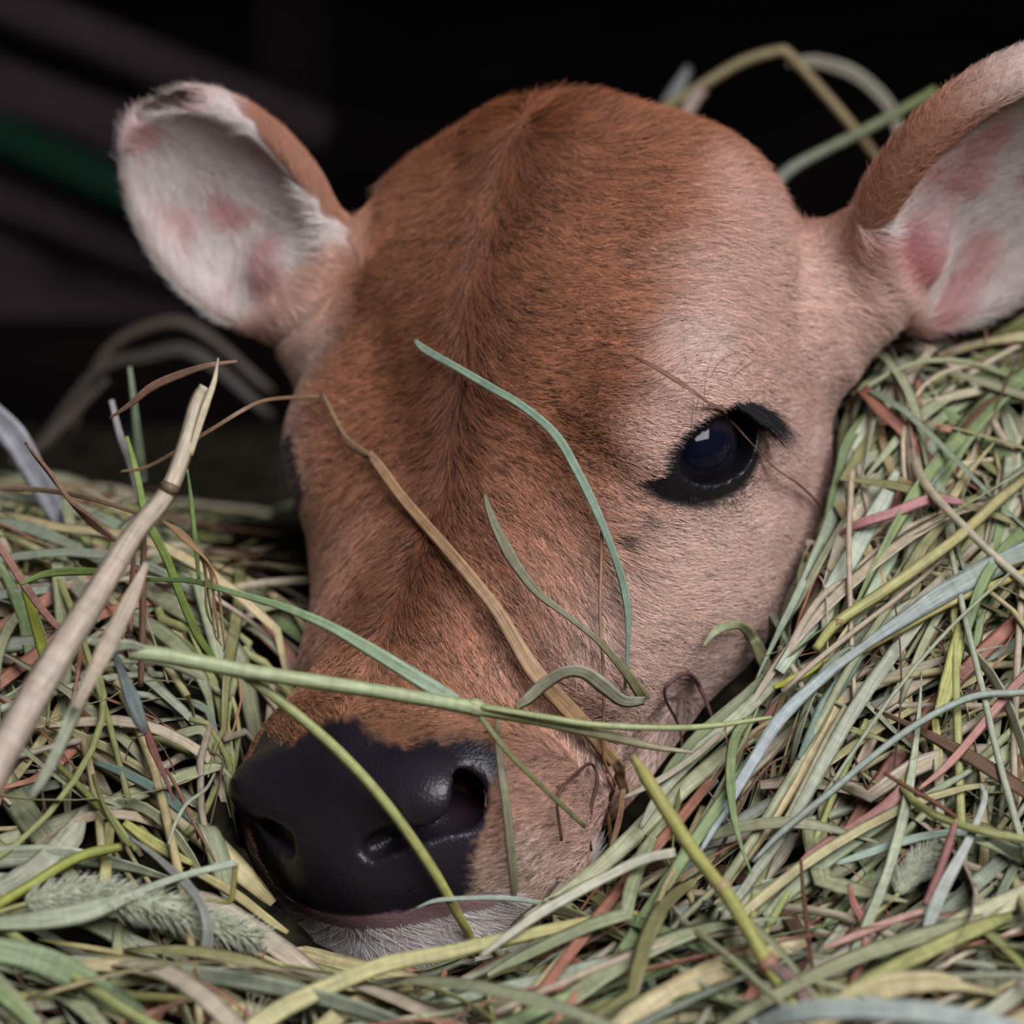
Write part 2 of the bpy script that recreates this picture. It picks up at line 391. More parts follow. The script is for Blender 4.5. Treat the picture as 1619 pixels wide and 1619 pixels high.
def make_fur():
    tri = np.concatenate([HF[:, [0, 1, 2]], HF[:, [0, 2, 3]]])
    a, b, c = HV[tri[:, 0]], HV[tri[:, 1]], HV[tri[:, 2]]
    cr = np.cross(b - a, c - a); ar = np.linalg.norm(cr, axis=1) * 0.5; nm = cr / (2 * ar[:, None] + 1e-9)
    ctr = (a + b + c) / 3
    vd = cam_h - ctr; vd /= np.linalg.norm(vd, axis=1, keepdims=True)
    facing = np.einsum('ij,ij->i', nm, vd)
    back = np.linalg.norm(ctr - NK1, axis=1) < 85
    wgt = ar * np.where(facing > -0.35, 1.0, 0.22) * np.where(back, 0.15, 1)
    ek, ee = ear_coords(ctr); wgt *= np.where((ek > 0) & (ee[:, 0] > .1), 0.6, 1)
    n = FUR_N
    cs = np.cumsum(wgt); ti = np.searchsorted(cs, rng.random(n) * cs[-1])
    u = rng.random((n, 1)); v = rng.random((n, 1)); fl = (u + v) > 1; u = np.where(fl, 1 - u, u); v = np.where(fl, 1 - v, v)
    P = a[ti] + u * (b - a)[ti] + v * (c - a)[ti]
    keep = rng.random(n) > bare(P); P = P[keep]
    N = sdf_grad(P)
    colr, inner, k, e = coat(P, N)
    F = flow(P, N, k, e, inner)
    l, nn, r = np.abs(P[:, 0]), P[:, 1], P[:, 2]
    L = np.full(len(P), 8.0)
    L += 2.0 * np.exp(-((l - 3) / 13) ** 2) * ss(-r, 100, 124) + 4.0 * ss(-r, 70, 120) - 4.2 * ss(r, 60, 115)
    ch = below_lip(P); L = L * (1 - ch) + 9.5 * ch
    u_, v_, w_ = eye_uv(P); de = np.sqrt((u_ / 26) ** 2 + (v_ / 18) ** 2) ; L *= 0.4 + 0.6 * ss(de, 1.0, 2.2)
    L = np.where((k > 0) & inner, 9.5, np.where(k > 0, 6.5, L))
    L *= rng.uniform(0.7, 1.25, len(P))
    lift = 0.14 + 0.40 * np.exp(-(l / 10) ** 2) * ss(r, -50, -15) * (1 - ss(r, 70, 105)) + 0.25 * ss(-r, 100, 125)
    lift = lift + 0.15 * ch
    rnd = rng.normal(0, 1, (len(P), 3)); rnd -= N * np.einsum('ij,ij->i', rnd, N)[:, None]
    D = F + rnd * (0.15 + 0.25 * ss(-r, 92, 112))[:, None]; D /= np.linalg.norm(D, axis=1, keepdims=True)
    # clumps: tips drawn together in locks
    cell = 1.2
    key = np.floor(P / cell + 0.35 * (np.stack([vnoise(P, 0.5, q) for q in (41, 42, 43)], 1) - 0.5)).astype(np.int64); key = key[:, 0] * 4000037 + key[:, 1] * 2003 + key[:, 2]
    _, inv = np.unique(key, return_inverse=True); cnt = np.bincount(inv)
    mean = np.stack([np.bincount(inv, P[:, i]) / cnt for i in range(3)], 1)[inv]
    clr = rng.random(cnt.size)[inv]
    pull = (mean - P); pull -= N * np.einsum('ij,ij->i', pull, N)[:, None]
    K = 5; T = np.linspace(0, 1, K)
    cam_l = (clr - 0.5) * 0.3
    pts = np.empty((len(P), K, 3))
    for i, t in enumerate(T):
        pts[:, i] = P - N * 0.3 + (D + rnd * 0.05 * t) * (L * t)[:, None] + N * (L * (lift + cam_l * 0.3) * t * (1.0 - 0.45 * t) + 0.35 * t)[:, None] + pull * (0.9 * t ** 1.2)
    # hairs in hollows bend along the skin instead of running into it
    Nk = np.repeat(N[:, None], K - 1, 1).reshape(-1, 3); Q = pts[:, 1:].reshape(-1, 3); todo = np.arange(len(Q))
    for _ in range(3):
        d = np.concatenate([head_sdf(Q[todo[s:s + 300000]].astype(np.float32)) for s in range(0, len(todo), 300000)])
        bad = d < 0.25; todo = todo[bad]
        if not len(todo): break
        Q[todo] += Nk[todo] * (0.45 - d[bad])[:, None]
    pts[:, 1:] = Q.reshape(len(P), K - 1, 3)
    # whole hairs darkened in streaks, for the shaded gaps between locks
    clk = rng.random(cnt.size)[inv]
    br = rng.uniform(0.75, 1.2, len(P)) * (0.80 + 0.45 * clr)
    furmask = (1 - (k > 0)) * (1 - ch) * (1 - 0.8 * ss(l, 50, 80))
    dark = (clk < 0.24 + 0.10 * vnoise(P, 0.06, 31)) & (rng.random(len(P)) < 0.75 * furmask)
    br = np.where(dark, br * 0.18, br)
    br = np.where((rng.random(len(P)) < 0.10 * furmask), br * 0.35, br)
    colr = np.clip(colr * br[:, None], 0, 0.95)
    rad = np.linspace(1.0, 0.25, K)[None, :] * (0.092 * rng.uniform(0.75, 1.2, (len(P), 1)) * (np.where(k > 0, 0.8, 1) * (1 - 0.35 * ss(r, 85, 110) * (1 - ch)))[:, None]) * 0.001
    return tag(curves('fur', h2w(pts), rad, colr, M_FUR, calf), kind='stuff')
fur = make_fur()

# ------------------------------------------------------------------ eyes, lashes, whiskers
from mathutils.bvhtree import BVHTree
HEADW = h2w(HV)
BV_HEAD = BVHTree.FromPolygons([tuple(x) for x in HEADW], HF.tolist())
CAMV = Vector(CAM)
def ray(bv, px, py):
    d = Vector(at(px, py, 0.0)) - CAMV; d.normalize()
    h = bv.ray_cast(CAMV, d)
    return (None, None, 1e9, d) if h[0] is None else (h[0], h[1], h[3], d)
M_EYE, N_, L_, B_ = nmat('eyeball')
L_.new(attr(N_, 'coat').outputs['Color'], B_.inputs['Base Color'])
B_.inputs['Roughness'].default_value = 0.06; B_.inputs['Coat Weight'].default_value = 0.0
B_.inputs['IOR'].default_value = 1.38
for s in (1, -1):
    nu, nv = 64, 40
    th = np.linspace(0, np.pi, nv)[:, None]; ph = np.linspace(0, 2 * np.pi, nu, endpoint=False)[None]
    ax = np.array([0.86, 0.30, 0.42]); ax /= np.linalg.norm(ax); LM = basis(ax, (0.1, -0.55, -0.85))
    d = np.stack([np.cos(th) + 0 * ph, np.sin(th) * np.cos(ph), np.sin(th) * np.sin(ph)], -1).reshape(-1, 3)
    bulge = 1 + 0.10 * np.clip((d[:, 0] - 0.80) / 0.2, 0, 1) ** 1.5
    v = (d * bulge[:, None] * EYE_R) @ LM.T + EYE_C
    v[:, 0] *= s
    idx = np.arange(nu * nv).reshape(nv, nu)
    q = np.stack([idx[:-1], idx[1:], np.roll(idx[1:], -1, 1), np.roll(idx[:-1], -1, 1)], -1).reshape(-1, 4)
    if s < 0: q = q[:, ::-1]
    a = np.arccos(np.clip(d[:, 0], -1, 1))
    pup = np.sqrt((d[:, 1] / 0.52) ** 2 + (d[:, 2] / 0.34) ** 2)
    cc = np.tile(np.array([0.018, 0.014, 0.022]), (len(d), 1))
    cc = mixc(cc, 1 - ss(pup, 0.9, 1.05), (0.004, 0.005, 0.014))
    cc = mixc(cc, ss(a, 0.86, 0.98), (0.055, 0.045, 0.05))
    cc = mixc(cc, ss(a, 1.00, 1.10), (0.22, 0.19, 0.19))
    m_ = mesh_np('eye', h2w(v), q); col_attr(m_, 'coat', cc); link('eye', m_, M_EYE, calf)['label'] = 'glossy blue black eye'
def bez(pts, n):
    P = np.array(pts, float); k = len(P)
    if k == 2: return P[0] + (P[1] - P[0]) * np.linspace(0, 1, n)[:, None]
    Q = np.vstack([2 * P[0] - P[1], P, 2 * P[-1] - P[-2]]); u = np.linspace(0, k - 1, n); i = np.minimum(u.astype(int), k - 2); t = (u - i)[:, None]
    a, b, c, d = Q[i], Q[i + 1], Q[i + 2], Q[i + 3]
    return 0.5 * (2 * b + (c - a) * t + (2 * a - 5 * b + 4 * c - d) * t * t + (3 * b - a - 3 * c + d) * t ** 3)
def vdir(v): v = np.asarray(v, float); return v[0] * CX + v[1] * CY + v[2] * CZ
def lashes(lines, name, mirror=False):
    S = []
    for path, n, dirs, L, spread in lines:
        pp = bez(path, 60); dd = bez(dirs, 60)
        for _ in range(n):
            i = rng.integers(60); q = pp[i] + rng.normal(0, 3.0, 2)
            hit, nr, t, d = ray(BV_HEAD, q[0], q[1])
            if hit is None or t > 1.2: continue
            v = vdir(dd[i]) + rng.normal(0, spread, 3); v /= np.linalg.norm(v); ln = L * rng.uniform(0.55, 1.2) * 0.001
            T = np.linspace(0, 1, 6)[:, None]; sag = vdir((0.35, -0.6, 0)) * 0.35
            S.append(np.array(hit) + np.array(nr) * 0.0005 + v * ln * T + sag * ln * T ** 2)
    P = np.array(S)
    if mirror:                                  # the same lashes on the other eye
        q = ((P - REF) @ np.stack([CX, CY, CZ], 1) * 1000 - HO) @ HM / HS; q[..., 0] *= -1; P = h2w(q.reshape(-1, 3)).reshape(P.shape)
    return tag(curves(name, P, np.tile(np.linspace(1, 0.2, 6) * 0.00010, (len(P), 1)), np.tile((0.010, 0.008, 0.010), (len(P), 1)), M_FUR, calf), kind='stuff')
LASH = [([(1128, 668), (1150, 655), (1180, 648), (1198, 656), (1203, 675)], 420, [(0.3, 0.35, 0.6), (0.6, 0.25, 0.5), (0.9, 0.0, 0.4), (1.0, -0.55, 0.3), (0.9, -0.8, 0.3)], 12, 0.16),
        ([(1165, 640), (1190, 642), (1207, 655)], 260, [(0.9, -0.5, 0.3), (0.9, -0.6, 0.3), (0.9, -0.7, 0.3)], 13, 0.06),
        ([(1080, 782), (1120, 792), (1165, 785), (1198, 750)], 60, [(0.0, -0.8, 0.5), (0.2, -0.9, 0.4), (0.5, -0.8, 0.4), (0.8, -0.5, 0.4)], 3.5, 0.25)]
lashes(LASH, 'eyelashes'); lashes(LASH, 'eyelashes', True)
lashes([([(460, 690), (465, 725), (476, 775)], 190, [(-0.8, -0.1, 0.4), (-0.8, -0.25, 0.4), (-0.7, -0.4, 0.4)], 7, 0.2)], 'eyelashes')
def whisk(paths, name, colr, r0):
    S = []
    for pts in paths:
        pp = bez(pts, 10); W = []
        for i, q in enumerate(pp):
            hit, nr, t, d = ray(BV_HEAD, q[0], q[1]); W.append(t if t < 1.15 else np.nan)
        W = np.array(W)
        if np.isnan(W[0]): continue
        for i in range(1, 10):
            if np.isnan(W[i]): W[i] = W[i - 1]
        W -= 0.0045 * np.sin(np.linspace(0.05, 1.0, 10) * 1.9)
        S.append([np.array(CAMV) + np.array(Vector(at(*q, 0.0)) - CAMV) / np.linalg.norm(at(*q, 0.0) - CAM) * W[i] for i, q in enumerate(pp)])
    P = np.array(S)
    return tag(curves(name, P, np.tile(np.linspace(1, 0.3, 10) * r0, (len(P), 1)), np.tile(colr, (len(P), 1)), M_FUR, calf), kind='stuff')
WK = [[(1112, 648), (1118, 590), (1135, 545), (1170, 518)], [(1122, 600), (1140, 570), (1180, 553), (1215, 560), (1260, 585)], [(1155, 600), (1185, 575), (1220, 570), (1262, 585)],
      [(1092, 690), (1096, 620), (1082, 560), (1082, 520)], [(1068, 692), (1085, 662), (1096, 625)], [(1100, 650), (1108, 615), (1112, 585)],
      [(1155, 595), (1175, 570), (1200, 548), (1235, 530)], [(808, 1075), (822, 1040), (850, 990)], [(775, 1098), (772, 1050), (768, 1015)]]
for _ in range(46):
    x, y = rng.uniform(800, 930), rng.uniform(1200, 1390); s_ = rng.uniform(14, 50)
    WK.append([(x, y), (x + s_ * 0.6, y - rng.uniform(-6, 14)), (x + s_ * 1.2, y - rng.uniform(-8, 10))])
whisk(WK, 'dark_whiskers', (0.06, 0.03, 0.02), 0.00008)
CHW = []
for _ in range(90):
    x = rng.uniform(425, 800); y = 1486 + rng.uniform(-22, 35) - abs(x - 600) * 0.1; d_ = (x - 590) / 190
    CHW.append([(x, y), (x + d_ * 14, y + 18), (x + d_ * 34 + rng.normal(0, 7), y + rng.uniform(30, 62))])
whisk(CHW, 'pale_whiskers', (0.80, 0.74, 0.72), 0.000075)

# ------------------------------------------------------------------ hay bed
CTRL = [(-150, 1619, .12), (0, 1619, .10), (400, 1619, .085), (809, 1619, .075), (1200, 1619, .095), (1619, 1619, .12), (1800, 1619, .13),
        (-100, 1400, .055), (0, 1400, .05), (250, 1400, .04), (1000, 1450, .038), (1300, 1400, .035), (1619, 1400, .045), (1800, 1400, .05),
        (600, 1560, .035), (-100, 1150, .01), (0, 1150, .0), (250, 1150, .0), (1250, 1150, .005), (1619, 1150, .005), (1800, 1150, .005),
        (-100, 950, -.05), (0, 950, -.06), (300, 950, -.075), (1330, 950, -.035), (1619, 950, -.03), (1800, 950, -.03),
        (-100, 770, -.12), (0, 810, -.13), (230, 870, -.14), (400, 935, -.14), (1400, 760, -.07), (1619, 750, -.08), (1800, 740, -.08),
        (1500, 610, -.11), (1619, 560, -.14), (1800, 530, -.15)]
pts = [cam2w(np.array([(x - 809.5) * (1 - d) / PXM, (809.5 - y) * (1 - d) / PXM, d])) for x, y, d in CTRL]
pts += [np.array(p, float) for p in [(-.5, -.3, -.03), (0, -.3, -.04), (.5, -.3, -.03), (-.6, .0, .03), (.6, .0, .08), (-.25, .22, .05), (-.1, .30, 0.02), (-.5, .3, .0), (0, .45, -.02), (-.4, .6, -.05),
                                     (.18, .32, .15), (.35, .3, .16), (.5, .5, .06), (.25, .55, .06), (-.02, .05, .0), (0, .12, .04), (.02, .2, .06)]]
pts = np.array(pts)
def tps(d): return np.where(d > 0, d * d * np.log(d + 1e-12), 0)
A_ = pts[:, :2]; n_p = len(A_)
K_ = tps(np.linalg.norm(A_[:, None] - A_[None], axis=2)) + np.eye(n_p) * 2e-4
Pm = np.hstack([np.ones((n_p, 1)), A_]); S_ = np.zeros((n_p + 3, n_p + 3)); S_[:n_p, :n_p] = K_; S_[:n_p, n_p:] = Pm; S_[n_p:, :n_p] = Pm.T
W_ = np.linalg.solve(S_, np.concatenate([pts[:, 2], np.zeros(3)]))
GX = np.linspace(-.60, .60, 161); GY = np.linspace(-.34, .70, 141)
gx, gy = np.meshgrid(GX, GY, indexing='ij')
q_ = np.stack([gx, gy], -1).reshape(-1, 2)
gz = (tps(np.linalg.norm(q_[:, None] - A_[None], axis=2)) @ W_[:n_p] + W_[n_p] + q_ @ W_[n_p + 1:]).reshape(gx.shape)
gz = np.clip(gz, -0.055, 0.24)
ix = np.clip(((HEADW[:, 0] + .6) / 1.2 * 160).round().astype(int), 0, 160); iy = np.clip(((HEADW[:, 1] + .34) / 1.04 * 140).round().astype(int), 0, 140)
low = np.full(gz.shape, 9.0); np.minimum.at(low, (ix, iy), HEADW[:, 2])
gz = np.where((low < gz + 0.08), np.minimum(gz, low - 0.004), gz)
gz = np.maximum(gz, -0.058)
def Hxy(x, y):
    fx = np.clip((np.asarray(x) + .6) / 1.2 * 160, 0, 159.999); fy = np.clip((np.asarray(y) + .34) / 1.04 * 140, 0, 139.999)
    i, j = fx.astype(int), fy.astype(int); a, b = fx - i, fy - j
    return gz[i, j] * (1 - a) * (1 - b) + gz[i + 1, j] * a * (1 - b) + gz[i, j + 1] * (1 - a) * b + gz[i + 1, j + 1] * a * b
idx = np.arange(gz.size).reshape(gz.shape)
gq = np.stack([idx[:-1, :-1], idx[1:, :-1], idx[1:, 1:], idx[:-1, 1:]], -1).reshape(-1, 4)
gv = np.stack([gx, gy, gz], -1).reshape(-1, 3)
BV_HAY = BVHTree.FromPolygons([tuple(x) for x in gv], gq.tolist())
M_BED, N_, L_, B_ = nmat('packed_hay')
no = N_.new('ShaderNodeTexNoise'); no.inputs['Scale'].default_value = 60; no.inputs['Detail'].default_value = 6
ra = N_.new('ShaderNodeValToRGB'); ra.color_ramp.elements[0].position = 0.35; ra.color_ramp.elements[0].color = (0.006, 0.005, 0.004, 1); ra.color_ramp.elements[1].position = 0.7; ra.color_ramp.elements[1].color = (0.025, 0.022, 0.012, 1)  # ramp near black, so the bed reads as shade between the blades
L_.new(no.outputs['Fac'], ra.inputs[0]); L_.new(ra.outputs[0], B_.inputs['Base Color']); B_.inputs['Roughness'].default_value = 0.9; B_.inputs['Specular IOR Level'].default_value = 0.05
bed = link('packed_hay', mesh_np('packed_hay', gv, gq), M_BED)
tag(bed, 'packed hay coloured near black as shade under the loose blades all around the calf', 'hay', kind='stuff')

M_HAY, N_, L_, B_ = nmat('dry_grass')
ta = attr(N_, 'tint'); ga = attr(N_, 'grain')
sx = N_.new('ShaderNodeSeparateColor'); L_.new(ga.outputs['Color'], sx.inputs[0])
def math_(op, a, b):
    m = N_.new('ShaderNodeMath'); m.operation = op
    for i, q in enumerate((a, b)):
        if isinstance(q, (int, float)): m.inputs[i].default_value = q
        else: L_.new(q, m.inputs[i])
    return m.outputs[0]
cb = N_.new('ShaderNodeCombineXYZ')
L_.new(math_('MULTIPLY', sx.outputs[0], 3.2), cb.inputs[0]); L_.new(math_('MULTIPLY', sx.outputs[1], 9.0), cb.inputs[1]); L_.new(math_('MULTIPLY', sx.outputs[2], 80.0), cb.inputs[2])
no = N_.new('ShaderNodeTexNoise'); no.inputs['Scale'].default_value = 1.6; no.inputs['Detail'].default_value = 3; L_.new(cb.outputs[0], no.inputs['Vector'])
cb2 = N_.new('ShaderNodeCombineXYZ'); L_.new(math_('MULTIPLY', sx.outputs[1], 55.0), cb2.inputs[0]); L_.new(math_('MULTIPLY', sx.outputs[2], 50.0), cb2.inputs[1])
no2 = N_.new('ShaderNodeTexNoise'); no2.inputs['Scale'].default_value = 1.0; no2.inputs['Detail'].default_value = 2; L_.new(cb2.outputs[0], no2.inputs['Vector'])
f1 = math_('ADD', math_('MULTIPLY', no.outputs['Fac'], 1.05), 0.22)
f2 = math_('ADD', math_('MULTIPLY', no2.outputs['Fac'], 0.7), 0.65)
mx = N_.new('ShaderNodeVectorMath'); mx.operation = 'SCALE'; L_.new(ta.outputs['Color'], mx.inputs[0]); L_.new(math_('MULTIPLY', f1, f2), mx.inputs['Scale'])
L_.new(mx.outputs[0], B_.inputs['Base Color']); B_.inputs['Roughness'].default_value = 0.5; B_.inputs['Specular IOR Level'].default_value = 0.4
bu = N_.new('ShaderNodeBump'); bu.inputs['Strength'].default_value = 0.35; bu.inputs['Distance'].default_value = 0.0006; L_.new(no.outputs['Fac'], bu.inputs['Height']); L_.new(bu.outputs[0], B_.inputs['Normal'])

PAL = {'sage': (0.35, 0.365, 0.215), 'blue green': (0.29, 0.33, 0.235), 'straw yellow': (0.52, 0.44, 0.23), 'yellow green': (0.38, 0.39, 0.15), 'pale tan': (0.52, 0.43, 0.31),
       'rust brown': (0.36, 0.15, 0.095), 'green': (0.24, 0.31, 0.14), 'dark brown': (0.13, 0.075, 0.045), 'pale grey green': (0.44, 0.455, 0.325), 'salmon': (0.50, 0.22, 0.15), 'olive': (0.26, 0.25, 0.11), 'slate': (0.33, 0.36, 0.34)}
RING = 6
def strand_geo(P, up, w, h, fold, col, rnd, roll=None):
    """swept blade or stalk; returns verts, faces, tint, grain"""
    n = len(P); t = np.gradient(P, axis=0); t /= np.linalg.norm(t, axis=1, keepdims=True) + 1e-12
    up = np.broadcast_to(up, P.shape); s = np.cross(t, up); s /= np.linalg.norm(s, axis=1, keepdims=True) + 1e-9; u = np.cross(s, t)
    if roll is not None:
        c, q = np.cos(roll)[:, None], np.sin(roll)[:, None]; s, u = s * c + u * q, u * c - s * q
    a = np.arange(RING) * 2 * np.pi / RING
    ca, sa = np.cos(a), np.sin(a)
    off = s[:, None] * (w[:, None] * ca)[..., None] + u[:, None] * (h[:, None] * sa + (fold * w)[:, None] * (np.abs(ca) - 0.5))[..., None]
    V = (P[:, None] + off).reshape(-1, 3)
    i = np.arange(n * RING).reshape(n, RING)
    F = np.stack([i[:-1], np.roll(i[:-1], -1, 1), np.roll(i[1:], -1, 1), i[1:]], -1).reshape(-1, 4)
    c0 = np.array([[i[0, 0], i[0, 3], i[0, 2], i[0, 1]], [i[0, 0], i[0, 5], i[0, 4], i[0, 3]]]); c1 = np.array([[i[-1, 0], i[-1, 1], i[-1, 2], i[-1, 3]], [i[-1, 0], i[-1, 3], i[-1, 4], i[-1, 5]]])
    F = np.concatenate([F, c0, c1])
    al = np.concatenate([[0], np.cumsum(np.linalg.norm(np.diff(P, axis=0), axis=1))])
    G = np.stack([np.broadcast_to(ca, (n, RING)), np.broadcast_to(al[:, None] * 6, (n, RING)), np.full((n, RING), rnd)], -1).reshape(-1, 3)
    T = np.repeat(col, RING, 0) if len(col) == n else np.tile(col, (n * RING, 1))
    return V, F, T, G
def hay_mesh(name, parts):
    vs, fs, ts, gs, k = [], [], [], [], 0
    for V, F, T, G in parts: vs.append(V); fs.append(F + k); ts.append(T); gs.append(G); k += len(V)
    m = mesh_np(name, np.concatenate(vs), np.concatenate(fs)); col_attr(m, 'tint', np.clip(np.concatenate(ts), 0, 1)); col_attr(m, 'grain', np.concatenate(gs))
    return m
def tint(c, n, jit=0.12, end=None):
    a = np.array(PAL[c] if isinstance(c, str) else c) * rng.uniform(1 - jit, 1 + jit) * rng.uniform(0.97, 1.03, 3)
    if end is None: b = a * rng.uniform(0.7, 1.25)
    else: b = np.array(PAL[end] if isinstance(end, str) else end)
    return a + (b - a) * np.linspace(0, 1, n)[:, None] ** 1.2

def proj(p):
    q = np.asarray(p) - REF; x, y, z = q @ CX, q @ CY, q @ CZ
    k = PXM / (1 - z); return np.stack([809.5 + x * k, 809.5 - y * k], -1), z
CLEAR = np.array([(390, 1150), (470, 1010), (465, 900), (425, 760), (425, 600), (380, 570), (290, 450), (205, 260), (240, 150), (440, 195), (555, 285), (850, 140), (1140, 240), (1290, 300), (1500, 110), (1640, 30), (1640, 440), (1545, 525), (1390, 545), (1312, 690), (1300, 800),
                  (1245, 915), (1195, 1060), (1105, 1155), (1050, 1270), (955, 1345), (880, 1400), (790, 1450), (700, 1505), (590, 1525), (515, 1515), (440, 1440), (378, 1370), (368, 1250)], float)
def in_clear(p):
    x, y = p[..., 0], p[..., 1]; c = np.zeros(x.shape, bool)
    for (x0, y0), (x1, y1) in zip(CLEAR, np.roll(CLEAR, -1, 0)):
        c ^= ((y0 > y) != (y1 > y)) & (x < (x1 - x0) * (y - y0) / (y1 - y0 + 1e-9) + x0)
    return c
def push_out(P, margin):
    """keep every strand point outside the calf"""
    sh = P.shape; Q = P.reshape(-1, 3)
    for _ in range(4):
        hp = ((Q - REF) @ np.stack([CX, CY, CZ], 1) * 1000 - HO) @ HM / HS
        near = np.all((hp > (-200, -270, -260)) & (hp < (260, 90, 195)), axis=1)
        d = np.full(len(Q), 99.0); d[near] = head_sdf(hp[near].astype(np.float32)); bad = d < margin
        if not bad.any(): break
        g = sdf_grad(hp[bad], 1.5); Q = Q.copy(); Q[bad] += hdir2w(g) * ((margin - d[bad]) * 0.001)[:, None]
    return Q.reshape(sh)
def make_strands(n, kinds, lift, rngx, rngy, tipup=0.0, under=0.0):
    out = []
    K = 12
    x = rng.uniform(*rngx, n); y = rng.uniform(*rngy, n)
    kd = rng.choice(len(kinds), n, p=[k['p'] for k in kinds])
    L = np.array([kinds[i]['L'] for i in kd]) * rng.uniform(0.55, 1.35, n)
    pxy, _ = proj(np.stack([x, y, Hxy(x, y)], 1))
    rightside = ss(pxy[:, 0], 700, 1100)
    th = np.where(rng.random(n) < 0.62, np.where(rng.random(n) < rightside, rng.normal(0.75 + 0.25 * ss(-pxy[:, 1], -1150, -850), 0.33, n), rng.normal(-0.45, 0.5, n)), rng.uniform(-1.6, 1.6, n))
    th += (rng.random(n) < 0.5) * np.pi
    dth = rng.normal(0, 0.035, n) + np.where(rng.random(n) < 0.15, rng.normal(0, 0.18, n), 0)
    kink = np.where(rng.random(n) < 0.25, rng.integers(2, K - 2, n), -1); ka = rng.normal(0, 0.9, n)
    P = np.zeros((n, K, 3)); cx, cy = x.copy(), y.copy(); st = L / (K - 1)
    a = th.copy(); xs, ys = [cx.copy()], [cy.copy()]
    for i in range(1, K):
        a = a + dth + np.where(kink == i, ka, 0) + rng.normal(0, 0.02, n)
        # steps follow the slope of the bed
        s0 = Hxy(cx, cy); s1 = Hxy(cx + np.cos(a) * 0.01, cy + np.sin(a) * 0.01); sl = np.sqrt(1 + ((s1 - s0) / 0.01) ** 2)
        cx = cx + np.cos(a) * st / sl; cy = cy + np.sin(a) * st / sl; xs.append(cx.copy()); ys.append(cy.copy())
    xs, ys = np.stack(xs, 1), np.stack(ys, 1)
    T = np.linspace(0, 1, K)[None]
    bow = rng.uniform(-0.004, 0.016, (n, 1)) * np.sin(np.pi * T) + rng.uniform(-0.012, 0.018 + tipup, (n, 1)) * (T - 0.4)
    zs = Hxy(xs, ys); zs = zs * 0.6 + 0.4 * (zs[:, :1] + (zs[:, -1:] - zs[:, :1]) * T)
    P = np.stack([xs, ys, np.maximum(zs, Hxy(xs, ys) - 0.004) + rng.uniform(*lift, (n, 1)) + bow], -1)
    P = push_out(P, 4.5)
    px, z = proj(P); ic = in_clear(px)
    for i, j in zip(*np.nonzero(ic)):            # strands lying behind the head do not count
        v = Vector(P[i, j]) - CAMV
        ic[i, j] = BV_HEAD.ray_cast(CAMV, v.normalized(), v.length)[0] is None
    inc = ic.sum(1)
    ok = (inc <= (rng.random(n) < 0.2) * 1) & (px[:, :, 1].min(1) > np.where(px.mean(1)[:, 0] < 700, np.where(px.mean(1)[:, 0] > 290, 855, np.where(px.mean(1)[:, 0] > 150, 800, 755)), 470))
    for x0, y0, x1, y1 in ((30, 1392, 425, 1500), (1412, 1322, 1500, 1424), (475, 1440, 790, 1530), (1060, 1180, 1110, 1260)):
        ok &= ~((px[..., 0] > x0) & (px[..., 0] < x1) & (px[..., 1] > y0) & (px[..., 1] < y1)).any(1) | (rng.random(n) < under)
    ok &= ~((px[:, :, 1] > 1150).any(1) & (np.abs(np.diff(P, axis=1)).max((1, 2)) > 0.05))
    seg = np.linalg.norm(np.diff(P, axis=1), axis=2); ok &= seg.max(1) < 3.2 * np.median(seg, axis=1)
    for i in np.nonzero(ok)[0]:
        k = kinds[kd[i]]; w0 = k['w'] * rng.uniform(0.65, 1.3); tt = np.linspace(0, 1, K)
        if k['k'] == 'blade': w = w0 * np.clip(np.minimum(1, (1 - tt) * 2.2 + 0.12) * np.minimum(1, tt * 5 + 0.45), 0.05, 1); h = np.full(K, 0.00018); fold = rng.uniform(0.05, 0.5)
        else: w = w0 * np.linspace(1, 0.75, K); h = w * 0.9; fold = 0.0
        cname = rng.choice(list(k['c']), p=np.array(list(k['c'].values())) / sum(k['c'].values()))
        roll = rng.normal(0, 0.5) + np.linspace(0, rng.normal(0, 0.9), K) if k['k'] == 'blade' else np.zeros(K)
        up = np.array([0, -0.55, 0.85])
        g = strand_geo(P[i], up, w * 0.5, h if k['k'] == 'blade' else w * 0.45, fold, tint(cname, K), rng.random(), roll)
        out.append((g, cname, k['n'], px[i].mean(0), z[i].mean(), P[i].mean(0)))
    return out
CG = {'sage': 5, 'blue green': 3, 'straw yellow': 3, 'yellow green': 2, 'pale tan': 2.5, 'rust brown': 1.6, 'green': 1.6, 'pale grey green': 2.5, 'salmon': 1, 'olive': 3, 'dark brown': 1}
KINDS = [dict(p=.42, k='blade', n='blade', L=.14, w=.0044, c=CG), dict(p=.22, k='stalk', n='stalk', L=.17, w=.0030, c={'straw yellow': 4, 'sage': 3, 'yellow green': 2, 'pale tan': 3, 'pale grey green': 2}),
         dict(p=.26, k='stalk', n='rootlet', L=.08, w=.0009, c={'rust brown': 4, 'salmon': 2, 'dark brown': 3, 'pale tan': 1.5, 'olive': 1}), dict(p=.10, k='blade', n='blade', L=.10, w=.0075, c={'pale tan': 2, 'sage': 3, 'pale grey green': 2, 'green': 1, 'straw yellow': 1})]
low_ = make_strands(HAY_N, KINDS, (0.001, 0.010), (-.34, .36), (-.28, .36), under=0.35)
SHORT = [dict(k, L=k['L'] * .5, w=k['w'] * .8) for k in KINDS]
low_ += make_strands(170, SHORT, (0.003, 0.014), (-.12, .02), (-.12, .0), under=0.3) + make_strands(130, SHORT, (0.004, 0.022), (.03, .10), (-.08, .02), under=0.5)
